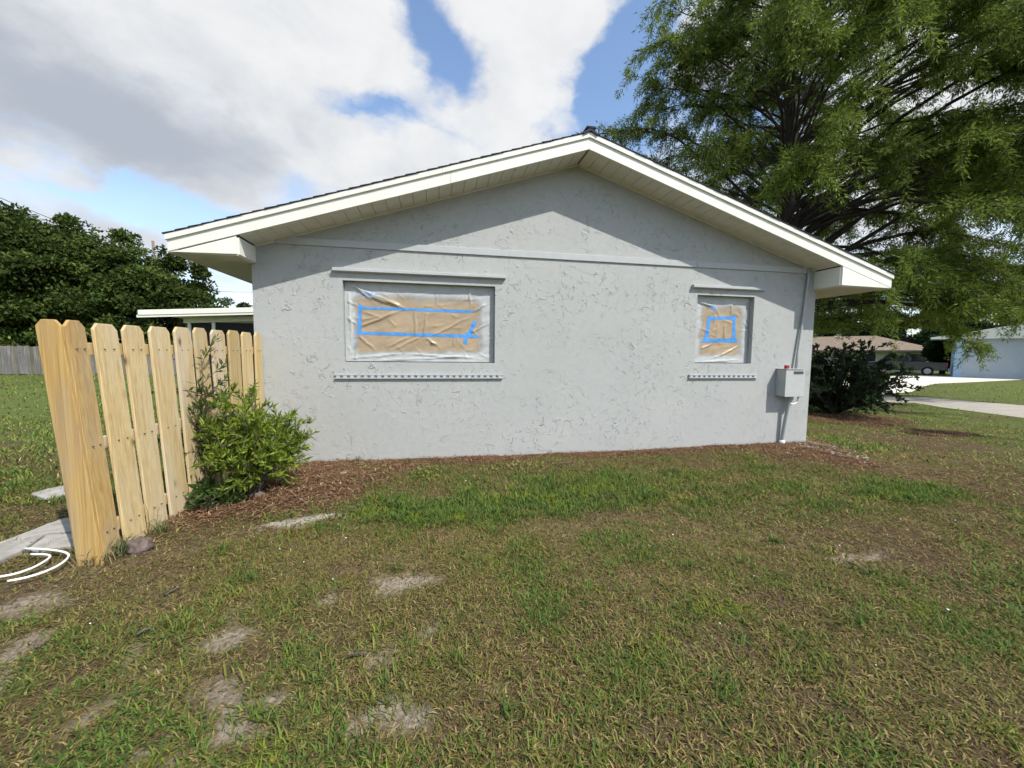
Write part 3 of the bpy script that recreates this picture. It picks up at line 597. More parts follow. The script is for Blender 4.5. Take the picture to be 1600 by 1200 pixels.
bush('low_leafy_shoot', (gnd(325, 800)[0], gnd(325, 800)[1], .03), 9, .30, .26, .085, .02, 14, [(.06, .11, .025), (.045, .085, .02)], 'low leafy shoots spreading at the foot of the fence', 'plant', seed=12, twigs=5)
# dark shrub under the big tree
s_ = gnd(1345, 650)
bush('dark_shrub', (s_[0] - .25, s_[1] + .5, 0), 74, 1.95, 1.6, .10, .05, 21, [(.022, .042, .016), (.03, .055, .02), (.016, .032, .014), (.04, .065, .026)], 'dark broad-leaved shrub spreading over mulch beneath the tall tree', 'shrub', seed=21, twigs=9, rad=.025, droop=.35, asym=(.45, .2), mat='bark', low=.22)

def broadtree(name, base, h, rx, ry, cz, rz, nl, per, leaf, cs, label, seed, group=None, trunk=.25, cat='tree'):
    rng = np.random.default_rng(seed); base = np.array(base, float); root = empty(name, base, label, cat, group); c0 = base + [0, 0, cz]; paths = [(np.array([base + [0, 0, -.2], base + [.05, 0, cz * .4], c0 + [0, 0, rz * .4]]), np.array([trunk, trunk * .8, trunk * .35]))]
    LP, LD, LT = [], [], []
    for k in range(nl):
        z = rng.uniform(-.95, 1); a = rng.random() * 2 * math.pi; rr = math.sqrt(max(0, 1 - z * z)); f = rng.uniform(.62, 1.05) * (1 + .25 * math.sin(3 * a + seed) * rng.random())
        cpt = c0 + np.array([math.cos(a) * rr * rx * f, math.sin(a) * rr * ry * f, z * rz * f]); s = rng.uniform(.45, 1.25) * .25 * min(rx, rz) ** .8
        if k % 3 == 0: q = np.linspace(0, 1, 4)[:, None]; st = base + [0, 0, cz * rng.uniform(.35, .8)]; paths.append((st + (cpt - st) * q + [0, 0, .3] * q * (1 - q), trunk * .3 * (1 - .8 * q[:, 0])))
        d = unit(rng.normal(size=(per, 3))); r = s * rng.random((per, 1)) ** .45; pts = cpt + d * r * [1.25, 1.25, .75]; LP.append(pts); LD.append(unit(d * .7 + rng.normal(0, .6, (per, 3)) + [0, 0, -.1])); LT.append(np.full(per, rng.normal(1, .28)))
    LP, LD, LT = np.concatenate(LP), np.concatenate(LD), np.concatenate(LT); n = len(LP)
    V, Fc = tubes(paths, 7, False); mesh('trunk', V, Fc, M['bark'], root, True)
    V, T, C = leaves(LP, LD, leaf * rng.uniform(.6, 1.3, n), leaf * .55 * rng.uniform(.7, 1.2, n), palette(n, cs, .15, rng) * LT[:, None].clip(.6, 1.5), rng=rng); big('crown', V, T, M['leaf'], root, C); return root
GRN = [(.05, .082, .018), (.075, .112, .024), (.028, .05, .014), (.115, .15, .034)]
DRK = [(.02, .04, .014), (.03, .055, .017), (.014, .028, .012)]
G_ = 'trees behind the back yard fence'
def at(px, d): p = aty(px, 545, d - D0); return (p[0], p[1], 0)
broadtree('broadleaf_tree', at(0, 32), 8, 6.2, 3.6, 5.4, 5.1, 230, 255, .28, GRN, 'tallest broad green tree, at the left end of the row behind the grey fence', 31, G_)
broadtree('broadleaf_tree', at(125, 33), 8, 5.3, 3.6, 5.1, 4.5, 210, 255, .28, GRN, 'wide rounded green tree in the middle of the row behind the yard', 32, G_)
broadtree('broadleaf_tree', at(238, 32), 7, 4.0, 3.2, 4.2, 3.6, 150, 255, .27, GRN, 'lower green tree of the row beside the patio roof end', 33, G_)
broadtree('broadleaf_tree', at(385, 38), 6, 1.7, 1.4, 3.6, 1.9, 30, 220, .22, [(.06, .08, .04), (.05, .07, .035)], 'small pale tree showing above the patio roof beside the house wall', 34)
# far trees beyond the houses across the road
for i, (px, d, hh, rx, lb) in enumerate([(1330, 44, 7.5, 6.5, 'dark tree mass behind the tan roof ridge'), (1440, 42, 8.5, 7, 'dark tree rising behind the tan house end'), (1545, 46, 9, 9, 'large green tree standing behind the pale blue house'), (1475, 29.5, 3.4, 1.5, 'dark leafy tree in the gap between tan house and blue house')]):
    broadtree('shade_tree', at(px, d), hh, rx, rx * .7, hh * .55, hh * .45, 70, 200, .5 if d > 35 else .25, DRK if i != 2 else GRN, lb, 40 + i, 'trees across the road')

# ------------------------------------------------------------------ the big feathery cypress
rng = np.random.default_rng(77); tb = np.array([11.9, 12.0 - D0, 0.])
cy = empty('cypress_tree', tb, 'tall feathery green cypress with dark ascending limbs rising behind the house', 'tree')
H_ = 15.5
tr = np.array([tb + [-.62 * (z / H_) + .08 * math.sin(z * .9), .1 * math.sin(z * .6), z] for z in np.linspace(-.3, H_, 18)]); trr = .36 * (1 - np.linspace(0, 1, 18)) ** .8 + .02; trr[0] *= 1.5
mesh('trunk', *tubes([(tr, trr)], 12, False), M['bark'], cy, True)
Rp = ([1.8, 3, 5, 8, 11, 13.5, 15.5], [4.2, 5.6, 6.4, 6.1, 4.6, 3.0, 1.0])
limbs, LP, LD, LT = [], [], [], []
NB = 150
for k in range(NB + 58):
    z0 = 1.7 + (H_ - 2.4) * ((k + .5) / NB) ** .95; a = k * 2.39996 + rng.normal(0, .25); Rz = np.interp(z0 + 1.0, *Rp); ca, sa = math.cos(a), math.sin(a)
    L = Rz * (1 + ((.42 + .022 * z0) * ca if ca > 0 else -.06 * ca)) * (1 - .22 * abs(sa)) * rng.uniform(.78, 1.1)
    if k >= NB:                                # long low boughs sweeping out over the lawn and drooping at the ends
        z0 = rng.uniform(2.6, 6.0) if k < NB + 24 else rng.uniform(5, 11.5); a = rng.uniform(-1.35, .75); ca, sa = math.cos(a), math.sin(a); L = rng.uniform(6.5, 10) * (1 - .25 * abs(sa)) * (1 if k < NB + 24 else .9)
    i = np.interp(z0, tr[:, 2], np.arange(18)); i0 = int(i); st = tr[i0] + (tr[min(17, i0 + 1)] - tr[i0]) * (i - i0)
    up = (1.05 if z0 > 5 else .35 + .14 * z0) * rng.uniform(.8, 1.25); dn = .62 * rng.uniform(.8, 1.3)
    if k >= NB: up, dn = (rng.uniform(.35, .6), rng.uniform(.55, .8)) if k < NB + 24 else (rng.uniform(.6, 1.), rng.uniform(.45, .8))
    t = np.linspace(0, 1, 10)[:, None]; bend = rng.normal(0, .2)
    P = st + np.array([ca, sa, 0]) * L * t + np.array([-sa, ca, 0]) * L * bend * t ** 2 + np.array([0, 0, 1]) * L * (up * t - dn * t ** 2) + rng.normal(0, .10, (10, 3)) * t
    r0 = .018 + .0085 * L * (1 - .45 * z0 / H_); limbs.append((P, r0 * (1 - .88 * t[:, 0])))
    clump = rng.normal(1, .14)
    for j in range(int(10 + L * 4.2)):
        tt = rng.uniform(.22 if sa > -.25 else .42, 1) ** .8; q = min(8, int(tt * 9)); o = P[q] + (P[q + 1] - P[q]) * (tt * 9 - q); tan = unit(P[q + 1] - P[q]); dr = unit(tan * .75 + rng.normal(0, .62, 3) * [1, 1, .6] + [.12, 0, .06]); ln = rng.uniform(.5, 1.35) * (1.15 - .35 * tt)
        s = np.linspace(0, 1, 5)[:, None]; dp = rng.uniform(.25, .75); tw = o + dr * ln * s - np.array([0, 0, 1]) * dp * ln * s ** 2; limbs.append((tw, .011 * (1 - .8 * s[:, 0])))
        m_ = int(140 * ln * (.55 + .6 * tt)); u = rng.uniform(.12, 1.05, m_)[:, None]; pt = o + dr * ln * u - np.array([0, 0, 1]) * dp * ln * u ** 2
        tn = unit(dr - np.array([0, 0, 2]) * dp * u); sd = unit(np.cross(tn, rng.normal(size=(m_, 3)))); pt = pt + sd * np.abs(rng.normal(0, .07, (m_, 1))); LP.append(pt); LD.append(unit(tn * .55 + sd * .75 + [0, 0, -.25] + rng.normal(0, .15, (m_, 3)))); LT.append(np.full(m_, clump * rng.normal(1, .12)))
LP, LD, LT = np.concatenate(LP), np.concatenate(LD), np.concatenate(LT); n = len(LP)
keep = ~((LP[:, 0] < 7.5) & (LP[:, 2] < 4.6) & (LP[:, 1] < 14)); keep &= LP[:, 2] > np.where(LP[:, 0] < 17.8, 2.55, np.maximum(.8, 2.55 - .9 * (LP[:, 0] - 17.8))) + .5 * (fbm(LP[:, 0], LP[:, 1], 1.1, 7) - .5); LP, LD, LT = LP[keep], LD[keep], LT[keep]; n = len(LP)
print('cypress leaves', n)
def zclip(x): return np.where(x < 17.8, 2.45, np.maximum(.8, 2.45 - .9 * (x - 17.8)))
limbs = [(P[:k], R_[:k] if np.ndim(R_) else R_) for P, R_, k in [(P, R_, (len(P) if (P[:, 2] > zclip(P[:, 0])).all() else max(0, int(np.argmin(P[:, 2] > zclip(P[:, 0])))))) for P, R_ in limbs] if k >= 2]
mesh('limbs', *tubes(limbs, 4, False), M['bark'], cy, True)
V, T, C = needles(LP, LD, rng.uniform(.08, .17, n), rng.uniform(.022, .042, n), palette(n, [(.125, .18, .03), (.165, .22, .036), (.22, .265, .05), (.085, .135, .024)], .12, rng) * LT[:, None].clip(.6, 1.4), rng)
big('crown', V, T, M['leaf'], cy, C)

# ------------------------------------------------------------------ left background: patio, grey fence, pole and wires
pat = empty('patio_shelter', (-5.4, 8.5, 0), 'screened patio with white flat roof edge behind the pine fence', 'patio')
Yp = 8.
l, r_ = aty(215, 485, Yp), aty(395, 481, Yp); sl_ = (r_[2] - l[2]) / (r_[0] - l[0]); xr_ = -2.4
zl, zr_ = l[2], l[2] + sl_ * (xr_ - l[0])
def slab(name, x0, x1, a, b, y0, y1, mat):
    V, Fc = prism([(x0, l[2] + sl_ * (x0 - l[0]) + a), (x1, l[2] + sl_ * (x1 - l[0]) + a), (x1, l[2] + sl_ * (x1 - l[0]) + b), (x0, l[2] + sl_ * (x0 - l[0]) + b)], y0, y1); return mesh(name, V, Fc, mat, pat)
slab('roof_edge', l[0], xr_, -.13, -.002, Yp, Yp + .05, M['white']); slab('gutter', l[0] - .05, xr_, -.20, -.128, Yp + .02, Yp + .1, M['white']); slab('roof_panel', l[0] - .03, xr_, -.05, .02, Yp + .051, Yp + 5, M['white'])
slab('header_beam', l[0] + .9, xr_, -.36, -.21, Yp + .5, Yp + .6, M['soffit'])
for x in (l[0] + 1.0, -6.9, -5.4, -5.2, -3.9, -2.7): box('post', x, x + .09, Yp + .51, Yp + .6, 0, l[2] + sl_ * (x - l[0]) - .363, M['white'], pat)
for x0, x1 in ((l[0] + 1.1, -6.91), (-6.80, -5.41), (-5.10, -3.91), (-3.8, -2.71)): box('screen_panel', x0, x1, Yp + .54, Yp + .56, .05, l[2] + sl_ * (x0 - l[0]) - .365, M['screen'], pat)
box('back_wall', l[0] + 1., xr_, Yp + 4.6, Yp + 4.8, 0, 2.5, M['tanwall'], pat)
gf = empty('grey_fence', (-19, 21.5, 0), 'weathered grey board fence at the far end of the back lawn', 'fence')
y_f = 27.3 - D0; me = None
for j in range(150):
    x = -33 + j * .152
    if me is None: o0 = box('plank', x, x + .14, y_f, y_f + .02, .03, 1.62, M['oldwood'], gf); me = o0.data
    else:
        o = o0.copy(); COL.objects.link(o); o.parent = gf; o.location = Vector(o0.location) + Vector((j * .152, random.uniform(-.008, .008), random.uniform(-.03, .03)))
for z in (.3, 1.4): box('rail', -33, -10.2, y_f + .021, y_f + .06, z, z + .09, M['oldwood'], gf)
up_ = aty(239, 378, 40.); pole = empty('utility_pole', (up_[0], 40, 0), 'grey utility pole with cross-arm rising behind the green trees', 'utility pole')
mesh('shaft', *tubes([(np.array([(up_[0], 40, -.3), (up_[0], 40, up_[2] + .1)]), np.array([.16, .11]))], 8), M['polewood'], pole, True)
box('cross_arm', up_[0] - 1.1, up_[0] + .7, 39.8, 39.88, up_[2] - 1.0, up_[2] - .88, M['polewood'], pole); mesh('transformer', *tubes([(np.array([(up_[0] + .3, 39.7, up_[2] - 1.9), (up_[0] + .3, 39.7, up_[2] - 1.05)]), .22)], 10), M['metalgrey'], pole, True)
def wire(name, A, B, sag, label):
    t = np.linspace(0, 1, 24)[:, None]; P = A + (B - A) * t - np.array([0, 0, 1]) * sag * 4 * t * (1 - t); o = mesh(name, *tubes([(P, .022)], 5), M['wire'], None, True); return tag(o, label, 'wire')
wire('power_line', aty(-260, 190, 22.), np.array([up_[0] - .9, 39.84, up_[2] - .85]), .5, 'thin power line crossing the sky above the left trees')
wire('service_line', aty(300, 454, 44.), aty(470, 457.5, 44.), .05, 'thin service wire running level above the patio roof')

# ------------------------------------------------------------------ across the road: tan house, blue house, truck
e2 = unit(np.array([.836, .55])); e1 = np.array([e2[1], -e2[0]])
def loc2(o, a, b, z): p = np.array(o[:2]) + e1 * a + e2 * b; return (p[0], p[1], z)
def lbox(name, o, a0, a1, b0, b1, z0, z1, mat, par, bevel=0.):
    V = [loc2(o, a, b, z) for z in (z0, z1) for a, b in ((a0, b0), (a1, b0), (a1, b1), (a0, b1))]; return mesh(name, V, BF, mat, par, bevel=bevel)
th = gnd(1476, 583.2); T_ = empty('tan_house', (*th[:2], 0), 'low cream house with tan hip roof across the road', 'house')
lbox('wall', th, -17, -.8, .5, 9, -.1, 2.2, M['tanwall'], T_)
hip = [(-17.7, -.4), (0, -.4), (0, 9.7), (-17.7, 9.7)]; rid = [(-12.5, 4.65), (-5.6, 4.65)]
V = [loc2(th, a, b, 2.22) for a, b in hip] + [loc2(th, a, b, 4.0) for a, b in rid]
rf = mesh('roof', V, [(0, 1, 5, 4), (1, 2, 5), (2, 3, 4, 5), (3, 0, 4), (3, 2, 1, 0)], M['tanroof'], T_)
lbox('fascia', th, -17.72, .02, -.44, -.405, 2.10, 2.26, M['tanroof'], rf)
lbox('garage_door', th, -15.6, -10.8, .44, .498, 0, 2.0, M['white'], T_)
for a in (-8.8, -6.4, -2.6):
    wn = lbox('window', th, a, a + 1.3, .46, .498, .8, 1.95, M['white'], T_); lbox('pane', th, a + .08, a + 1.22, .44, .458, .88, 1.87, M['glass'], wn)
lbox('porch_post', th, -.7, -.52, -.1, .08, 0, 2.1, M['white'], T_)
bh = gnd(1489, 589.5); B_ = empty('blue_house', (*bh[:2], 0), 'pale blue house wall beyond the hanging tree branches', 'house')
lbox('wall', bh, .4, 13, 0, 8, -.1, 3.2, M['bluewall'], B_); lbox('lit_side_wall', bh, 0, .398, .0, 7, -.1, 3.0, M['bluelit'], B_)  # corner strip: lit side wall, its brightness painted as a lighter blue
V = [loc2(bh, a, b, z) for b in (-.4, 8.4) for a, z in ((-1.4, 3.1), (14, 3.1), (6.5, 4.7))]; rf = mesh('roof', V, [(0, 1, 2), (5, 4, 3), (0, 2, 5, 3), (1, 4, 5, 2), (0, 3, 4, 1)], M['white'], B_)
lbox('fascia', bh, -1.4, 14, -.45, -.405, 2.98, 3.14, M['white'], rf); wn = lbox('window', bh, 5, 6.6, -.05, -.002, 1.1, 2.3, M['white'], B_); lbox('pane', bh, 5.08, 6.52, -.07, -.052, 1.18, 2.22, M['glass'], wn)
tk = gnd(1447, 587); K = empty('pickup_truck', (*tk[:2], 0), 'dark grey pickup truck parked on the pale driveway', 'pickup truck')
def lprism(name, o, poly, b0, b1, mat, par, bevel=0.):
    n = len(poly); V = [loc2(o, a, b0, z) for a, z in poly] + [loc2(o, a, b1, z) for a, z in poly]
    return mesh(name, V, [tuple(range(n)), tuple(range(2 * n - 1, n - 1, -1))] + [(i, n + i, n + (i + 1) % n, (i + 1) % n) for i in range(n)], mat, par, bevel=bevel)
body = lprism('body', tk, [(-4.55, .48), (-4.0, .40), (1.15, .45), (1.2, .75), (1.15, 1.13), (-1.0, 1.13), (-2.9, 1.16), (-4.2, 1.08), (-4.6, .9)], 0, 1.85, M['truck'], K, .05)
cab = lprism('cab', tk, [(-3.1, 1.12), (-1.0, 1.10), (-.95, 1.45), (-1.15, 1.74), (-2.2, 1.78), (-2.6, 1.68)], .1, 1.75, M['truck'], K, .05)
lprism('side_window', tk, [(-2.72, 1.2), (-1.98, 1.2), (-1.98, 1.64), (-2.45, 1.62)], .085, .098, M['glass'], cab); lprism('side_window', tk, [(-1.9, 1.2), (-1.1, 1.2), (-1.2, 1.60), (-1.9, 1.64)], .085, .098, M['glass'], cab)
for a in (-3.6, .05):
    for b in (-.03, 1.64):
        cc = np.array(loc2(tk, a, b, .38)); q = np.array([e2[0], e2[1], 0])
        wl = mesh('wheel', *tubes([(np.array([cc, cc + q * .24]), .38)], 18), M['tyre'], K, bevel=.02); mesh('rim', *tubes([(np.array([cc - q * .012, cc + q * .1]), .23)], 12), M['rim'], wl)
lbox('tail_lamp', tk, 1.14, 1.205, -.005, .1, .8, 1.1, M['lens'], K); lbox('bumper', tk, 1.2, 1.33, .05, 1.8, .45, .65, M['rim'], K, .02)

# ------------------------------------------------------------------ small things by the fence
def blobmesh(name, c, r, mat, seed, sq=(1, 1, .7), sub=3, amp=.25, fr=3.):
    bm = bmesh.new(); bmesh.ops.create_icosphere(bm, subdivisions=sub, radius=1); 
    for v in bm.verts:
        p = v.co; k = 1 + amp * (math.sin(p.x * fr + seed) * math.cos(p.y * fr * 1.3 + seed * 2) + .5 * math.sin(p.z * fr * 2.1 + seed)); v.co = Vector((p.x * sq[0], p.y * sq[1], p.z * sq[2])) * k * r
    V = [np.array(v.co) + c for v in bm.verts]; Fc = [[v.index for v in f.verts] for f in bm.faces]; bm.free(); return mesh(name, V, Fc, mat, None, True)
g = gnd(214, 868); tag(blobmesh('rock', np.array([g[0], g[1] + .03, .045]), .075, M['rock'], 2, (1, .9, 1.05), 3, .22, 5), 'dark lumpy brown rock sitting beside the fence end board', 'rock')
g = gnd(405, 782); tag(blobmesh('rock', np.array([g[0], g[1], .05]), .05, M['rock'], 4, (1.3, .9, .8)), 'small grey-brown rock under the leafy bush', 'rock')
for i, (px, py, lb) in enumerate([(536, 744, 'pale stone lying on mulch below the wide window'), (470, 788, 'pale stone at the mulch edge near the bush')]):
    g = gnd(px, py); tag(blobmesh('stone', np.array([g[0], g[1], .03]), .04, M['pebble'], 6 + i, (1, .8, .7), 2), lb, 'stone')
def pave(name, pts, label, z=.035):
    p = ccw([gnd(*q) for q in pts]); n = len(p); V = [(q[0], q[1], z) for q in p] + [(q[0], q[1], -.06) for q in p]
    o = mesh(name, V, [tuple(range(n)), tuple(range(2 * n - 1, n - 1, -1))] + [(i, n + i, n + (i + 1) % n, (i + 1) % n) for i in range(n)], M['paver'], None, bevel=.012); return tag(o, label, 'paver', 'pavers on the path')
pave('paver', [(-60, 878), (-10, 858), (70, 841), (34, 866), (-40, 900)], 'long pale concrete paver at the open end of the path')
pave('paver', [(74, 841), (130, 838), (118, 858), (40, 866)], 'concrete paver half in shade beside the fence end, under the white tubes')
pave('paver', [(-8, 856), (35, 840), (72, 825), (100, 815), (128, 812), (130, 834), (74, 838)], 'angled concrete paver nearest the back lawn')
pave('paver', [(48, 776), (75, 768), (106, 762), (108, 774), (70, 783)], 'lone pale concrete slab set in the back lawn')
def whitetube(pts, label):
    P = np.array([gnd(*q, z=.05) for q in pts]); t = np.linspace(0, 1, 24); s = np.linspace(0, 1, len(P)); Q_ = np.stack([np.interp(t, s, P[:, k]) for k in range(3)], 1)
    for _ in range(2): Q_[1:-1] = (Q_[:-2] + 2 * Q_[1:-1] + Q_[2:]) / 4
    return tag(mesh('plastic_tube', *tubes([(Q_, .0075)], 8), M['plastic'], None, True), label, 'tube')
whitetube([(12, 908), (40, 903), (70, 894), (95, 882), (108, 871), (108, 865), (95, 861), (70, 858), (38, 857)], 'long white plastic tube looped on the ground by the pavers')
whitetube([(-30, 907), (0, 901), (25, 897), (55, 886), (75, 874), (80, 868), (70, 866), (48, 866)], 'shorter white plastic tube curved inside the larger loop')

# ------------------------------------------------------------------ grass, mulch, gravel
def blades(P, L, Wd, a, tilt, C):
    n = len(P); d = np.stack([np.cos(a), np.sin(a), 0 * a], 1); s = np.stack([-np.sin(a), np.cos(a), 0 * a], 1); up = np.array([0, 0, 1.])
    c1, s1 = np.cos(tilt), np.sin(tilt); t2 = np.clip(tilt + .55, 0, 1.75)
    m_ = P + (d * s1[:, None] + up * c1[:, None]) * (L * .55)[:, None]; tip = m_ + (d * np.sin(t2)[:, None] + up * np.cos(t2)[:, None]) * (L * .45)[:, None]
    V = np.empty((n, 5, 3)); hw = (Wd / 2)[:, None]; V[:, 0] = P - s * hw; V[:, 1] = P + s * hw; V[:, 2] = m_ - s * hw * .85; V[:, 3] = m_ + s * hw * .85; V[:, 4] = tip
    V[:, 2:, 2] = np.maximum(V[:, 2:, 2], P[:, None, 2] + .004)
    b = np.arange(n)[:, None] * 5; T = np.concatenate([b + [0, 1, 3], b + [0, 3, 2], b + [2, 3, 4]]); return V.reshape(-1, 3), T, np.repeat(C, 5, 0)
rg = np.random.default_rng(5)
def scatter(n, d0, d1, wide):
    d = np.sqrt(rg.uniform(d0 ** 2, d1 ** 2, n)); th = rg.uniform(-wide, wide, n) + .10; return d * np.sin(th), -D0 + d * np.cos(th)
VV, TT, CC = [], [], []; off = 0
GREEN = np.array([(.085, .15, .030), (.115, .18, .034), (.058, .108, .028), (.135, .19, .036)]); STRW = np.array([(.30, .235, .088), (.235, .18, .07), (.36, .29, .125), (.18, .135, .05)]); OLIV = np.array([(.15, .155, .038), (.19, .175, .05), (.115, .125, .03)])
SCAT = [(225000, 1.15, 3.7, 1.08, .054, .0064), (195000, 3.6, 7., 1.06, .062, .0084), (100000, 6.8, 14, 1.12, .085, .013), (52000, 13.5, 36, 1.15, .10, .024)]
for (n, d0, d1, wide, ln, wd) in SCAT:
    x, y = scatter(n, d0, d1, wide); ok = ~((x > XL - .02) & (x < XR + .02) & (y > -.03) & (y < BACK)); 
    for pp_ in PAVED: ok &= ~inpoly(x, y, pp_)
    x, y = x[ok], y[ok]
    mk = masks(x, y); n = len(x); cl = fbm(x, y, 3.2, 91); cl2 = fbm(x, y, .7, 95)
    dens = (.46 + .68 * sst(cl, .36, .62)) * (1 - .9 * mk['sand']) * (1 - .97 * mk['mulch']) * (1 - .9 * mk['pale']) * (1 - .3 * mk['brown']) * (1 - .35 * mk['straw']); dens = np.maximum(dens, mk['lush'] * 1.1 * (1 - mk['mulch']))
    
    k = rg.random(n) < dens; x, y = x[k], y[k]; mk = {q: v[k] for q, v in mk.items()}; cl, cl2 = cl[k], cl2[k]; n = len(x)
    pg = np.clip(.25 + 1.15 * (cl - .5) + .9 * (cl2 - .5) + .55 * mk['lush'] - .35 * mk['straw'] - .35 * mk['brown'], .05, .95); pg = np.where(y > 1.5, np.maximum(pg, .62), pg)
    u = rg.random(n); isg = u < pg; iss = (~isg) & (rg.random(n) < .66)
    c = OLIV[rg.integers(0, 3, n)]; c = np.where(isg[:, None], GREEN[rg.integers(0, 4, n)], c); c = np.where(iss[:, None], STRW[rg.integers(0, 4, n)], c); c = c * rg.normal(1, .16, (n, 1)).clip(.55, 1.5) * (1.25 if d0 > 6 else 1.)
    yel = (fbm(x, y, 5., 99) > .66)[:, None]; c = np.where(yel & isg[:, None], c * [1.5, 1.25, .9], c)
    tilt = np.where(iss, rg.uniform(1.0, 1.55, n), rg.uniform(.45, 1.42, n)); tilt = np.where(mk['lush'] > .5, tilt * .7, tilt)
    L = ln * rg.uniform(.5, 1.35, n) * (1 + .35 * mk['lush'] * isg) * (1 - .35 * mk['brown']); Wd = wd * rg.uniform(.6, 1.25, n)
    P = np.stack([x, y, height(x, y) - .006], 1); V, T, C = blades(P, L, Wd, rg.random(n) * 2 * math.pi, tilt, c); VV.append(V); TT.append(T + off); CC.append(C); off += len(V)
V, T, C = np.concatenate(VV), np.concatenate(TT), np.concatenate(CC); print('grass tris', len(T))
# dead thatch lying between the blades
x, y = scatter(150000, 1.15, 9, 1.1); ok = ~((x > XL - .02) & (x < XR + .02) & (y > -.03)); x, y = x[ok], y[ok]; mk = masks(x, y); k = rg.random(len(x)) < (1 - .8 * mk['sand']) * (1 - .9 * mk['mulch']) * (1 - .8 * mk['pale']); x, y = x[k], y[k]; n = len(x)
a = rg.random(n) * 6.283; L = rg.uniform(.02, .06, n) * (1 + .06 * np.hypot(x, y + D0)); Wd = rg.uniform(.003, .006, n) * (1 + .12 * np.hypot(x, y + D0)); z = height(x, y); d = np.stack([np.cos(a), np.sin(a)], 1)
Vt = np.zeros((n, 3, 3)); Vt[:, 0, 0] = x - d[:, 1] * Wd / 2; Vt[:, 0, 1] = y + d[:, 0] * Wd / 2; Vt[:, 1, 0] = x + d[:, 1] * Wd / 2; Vt[:, 1, 1] = y - d[:, 0] * Wd / 2; Vt[:, 2, 0] = x + d[:, 0] * L; Vt[:, 2, 1] = y + d[:, 1] * L
Vt[:, :2, 2] = z[:, None] + .004; Vt[:, 2, 2] = z + .004 + rg.uniform(0, .02, n); pal = palette(n, [(.23, .17, .08), (.15, .10, .052), (.29, .225, .11), (.09, .06, .034), (.12, .105, .04)], .2, rg)
T = np.concatenate([T, np.arange(3 * n).reshape(n, 3) + len(V)]); V = np.concatenate([V, Vt.reshape(-1, 3)]); C = np.concatenate([C, np.repeat(pal, 3, 0)])
tag(big('grass', V, T, M['grass'], None, C), 'patchy green and straw-coloured lawn grass in front of the house', 'grass', kind='stuff')
# weed tufts at the fence foot
VV, TT, CC = [], [], []; off = 0
for (px, py, nn, rr, ln, cs) in [(165, 872, 150, .09, .16, (.11, .14, .06)), (190, 862, 120, .08, .14, (.12, .15, .06)), (250, 838, 60, .07, .15, (.16, .17, .07)), (150, 880, 90, .1, .13, (.22, .19, .1)), (228, 835, 30, .05, .30, (.20, .16, .09)), (560, 722, 40, .1, .10, (.07, .1, .035)), (640, 722, 40, .15, .09, (.09, .12, .04))] + [(rg.uniform(250, 1350), rg.uniform(830, 1190), int(rg.integers(18, 60)), rg.uniform(.06, .2), rg.uniform(.07, .10), tuple(np.array([(.08, .14, .032), (.11, .16, .036), (.17, .185, .04), (.13, .17, .04)][int(rg.integers(0, 4))]))) for _ in range(46)]:
    g = gnd(px, py); n = nn; r = rr * np.abs(rg.normal(0, .6, n)); a = rg.random(n) * 6.283; x, y = g[0] + r * np.cos(a) * 1.3, g[1] + r * np.sin(a)
    V, T, C = blades(np.stack([x, y, height(x, y) - .004], 1), ln * rg.uniform(.5, 1.2, n), rg.uniform(.004, .008, n), rg.random(n) * 6.283, rg.uniform(.1, 1.0, n), np.array(cs) * rg.normal(1, .2, (n, 1)).clip(.5, 1.6)); VV.append(V); TT.append(T + off); CC.append(C); off += len(V)
tag(big('weeds', np.concatenate(VV), np.concatenate(TT), M['grass'], None, np.concatenate(CC)), 'taller weed tufts around the fence foot and in the lawn', 'weeds', kind='stuff')
# clover patch by the wall
x, y = [], []
for (px, py, rx, ry, n) in [(665, 742, 24, 10, 240), (810, 730, 70, 5, 260), (590, 735, 30, 6, 60)]:
    e = ell(px, py, rx, ry); r = np.sqrt(rg.random(n)); a = rg.random(n) * 6.283; x.append(e[0] + r * e[2] * np.cos(a)); y.append(np.minimum(e[1] + r * e[3] * np.sin(a), -.04))
x, y = np.concatenate(x), np.concatenate(y); n = len(x); P = np.stack([x, y, height(x, y) + rg.uniform(.005, .05, n)], 1)
V, T, C = leaves(P, unit(rg.normal(0, 1, (n, 3)) * [1, 1, .3]), rg.uniform(.02, .04, n), rg.uniform(.018, .034, n), palette(n, [(.22, .24, .07), (.30, .28, .10), (.13, .17, .04)], .2, rg), rng=rg)
tag(big('clover', V, T, M['leaf'], None, C), 'yellowish clover leaves creeping over mulch along the wall foot', 'clover', kind='stuff')
# pine-bark mulch
xs_, ys_ = rg.uniform(-2.6, 12.5, 210000), rg.uniform(-2.3, 3.2, 210000); mk = masks(xs_, ys_); k = (rg.random(len(xs_)) < np.maximum(mk['mulch'], .35 * mk['straw'] * (xs_ < -.5))) & ~((xs_ > XL) & (xs_ < XR) & (ys_ > -.015)); xs_, ys_ = xs_[k], ys_[k]; n = len(xs_)
P = np.stack([xs_, ys_, height(xs_, ys_) + rg.uniform(0, .02, n)], 1); a = rg.random(n) * 6.283
pal = palette(n, [(.16, .085, .046), (.22, .125, .068), (.09, .05, .03), (.32, .23, .13), (.135, .07, .038)], .3, rg)
V, T, C = blades(P, rg.uniform(.025, .09, n), rg.uniform(.004, .011, n), a, rg.uniform(1.1, 1.6, n), pal)
tag(big('mulch', V, T, M['chips'], None, C), 'reddish brown bark mulch along the wall foot and around the bush', 'mulch', kind='stuff'); print('mulch', n)
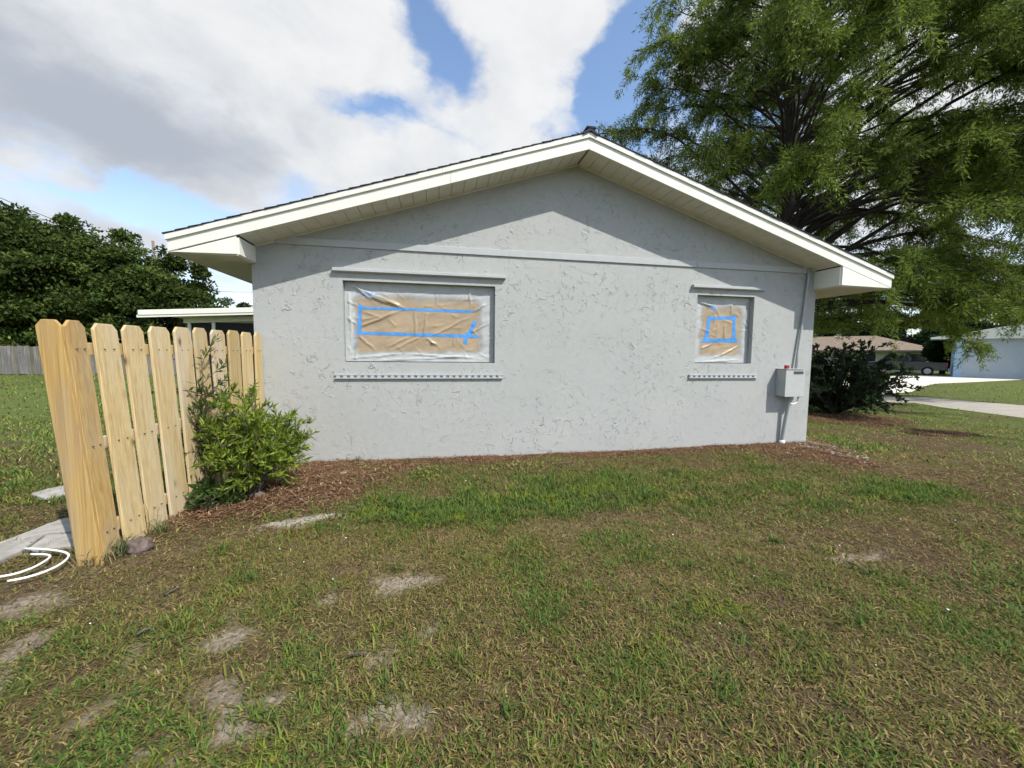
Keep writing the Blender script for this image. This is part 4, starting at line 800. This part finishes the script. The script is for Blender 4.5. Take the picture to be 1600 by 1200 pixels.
# pale gravel by the right corner, and white specks on the lawn
V0, F0 = [], []; off = 0
bm = bmesh.new(); bmesh.ops.create_icosphere(bm, subdivisions=1, radius=1); iv = np.array([v.co[:] for v in bm.verts]); ifc = np.array([[v.index for v in f.verts] for f in bm.faces]); bm.free()
def pebbles(name, pts, r0, r1, label, cat, mat, flat=.6):
    n = len(pts); r = rg.uniform(r0, r1, n); s = rg.uniform(.6, 1.2, (n, 3)) * [1, 1, flat]; V = pts[:, None, :] + iv[None] * (r[:, None] * s)[:, None, :] * (1 + rg.normal(0, .12, (n, len(iv), 1))); T = (np.arange(n)[:, None, None] * len(iv) + ifc[None]).reshape(-1, 3)
    return tag(big(name, V.reshape(-1, 3), T, mat), label, cat, kind='stuff')
pp = []
for (px, py, rx, ry, n) in [(1285, 703, 30, 12, 170), (1268, 694, 12, 6, 60)]:
    e = ell(px, py, rx, ry); r = np.sqrt(rg.random(n)); a = rg.random(n) * 6.283; pp.append(np.stack([e[0] + r * e[2] * np.cos(a), e[1] + r * e[3] * np.sin(a)], 1))
pp = np.concatenate(pp); pp = pp[~((pp[:, 0] < XR + .02) & (pp[:, 1] > -.04))]; pebbles('gravel', np.stack([pp[:, 0], pp[:, 1], height(pp[:, 0], pp[:, 1]) + .005], 1), .008, .028, 'pale gravel spilled around the house corner below the electrical box', 'gravel', M['pebble'])
x, y = scatter(42, 1.6, 6, .95); k = y < -.4; x, y = x[k], y[k]; pebbles('lawn_specks', np.stack([x, y, height(x, y) + .02], 1),   .004, .008, 'small white specks scattered over the lawn', 'petals', M['plastic'], .5)
# fallen twigs
pt = []
for (px, py, dx, dy) in [(500, 742, 60, -12), (265, 925, 30, -14), (225, 985, 30, -20), (65, 1005, 20, -10), (560, 1022, 26, -6), (1340, 885, 40, 20), (880, 724, 26, -3)]:
    A, B = gnd(px - dx / 2, py - dy / 2, .03), gnd(px + dx / 2, py + dy / 2, .035); t = np.linspace(0, 1, 6)[:, None]; pt.append((A + (B - A) * t + rg.normal(0, .012, (6, 3)) * [1, 1, .3], .006))
tl = ['dark twig lying along the mulch below the wide window', 'straw-coloured twig on bare dirt in front of the fence end', 'long dry twig in the grass in front of the fence', 'short twig beside the sandy patch near the white tubes', 'dry twig lying across a sandy patch in the lawn', 'thin twig in the brown bare streak of lawn', 'dark twig at the foot of the wall between the windows']
for i, p in enumerate(pt): tag(mesh('twig', *tubes([p], 5), M['barkgrey'], None, True), tl[i], 'twig', 'fallen twigs')
print('objects', len(bpy.data.objects))
print('TRIS', sum(len(o.data.loops) - 2 * len(o.data.polygons) for o in bpy.data.objects if o.type == 'MESH'))
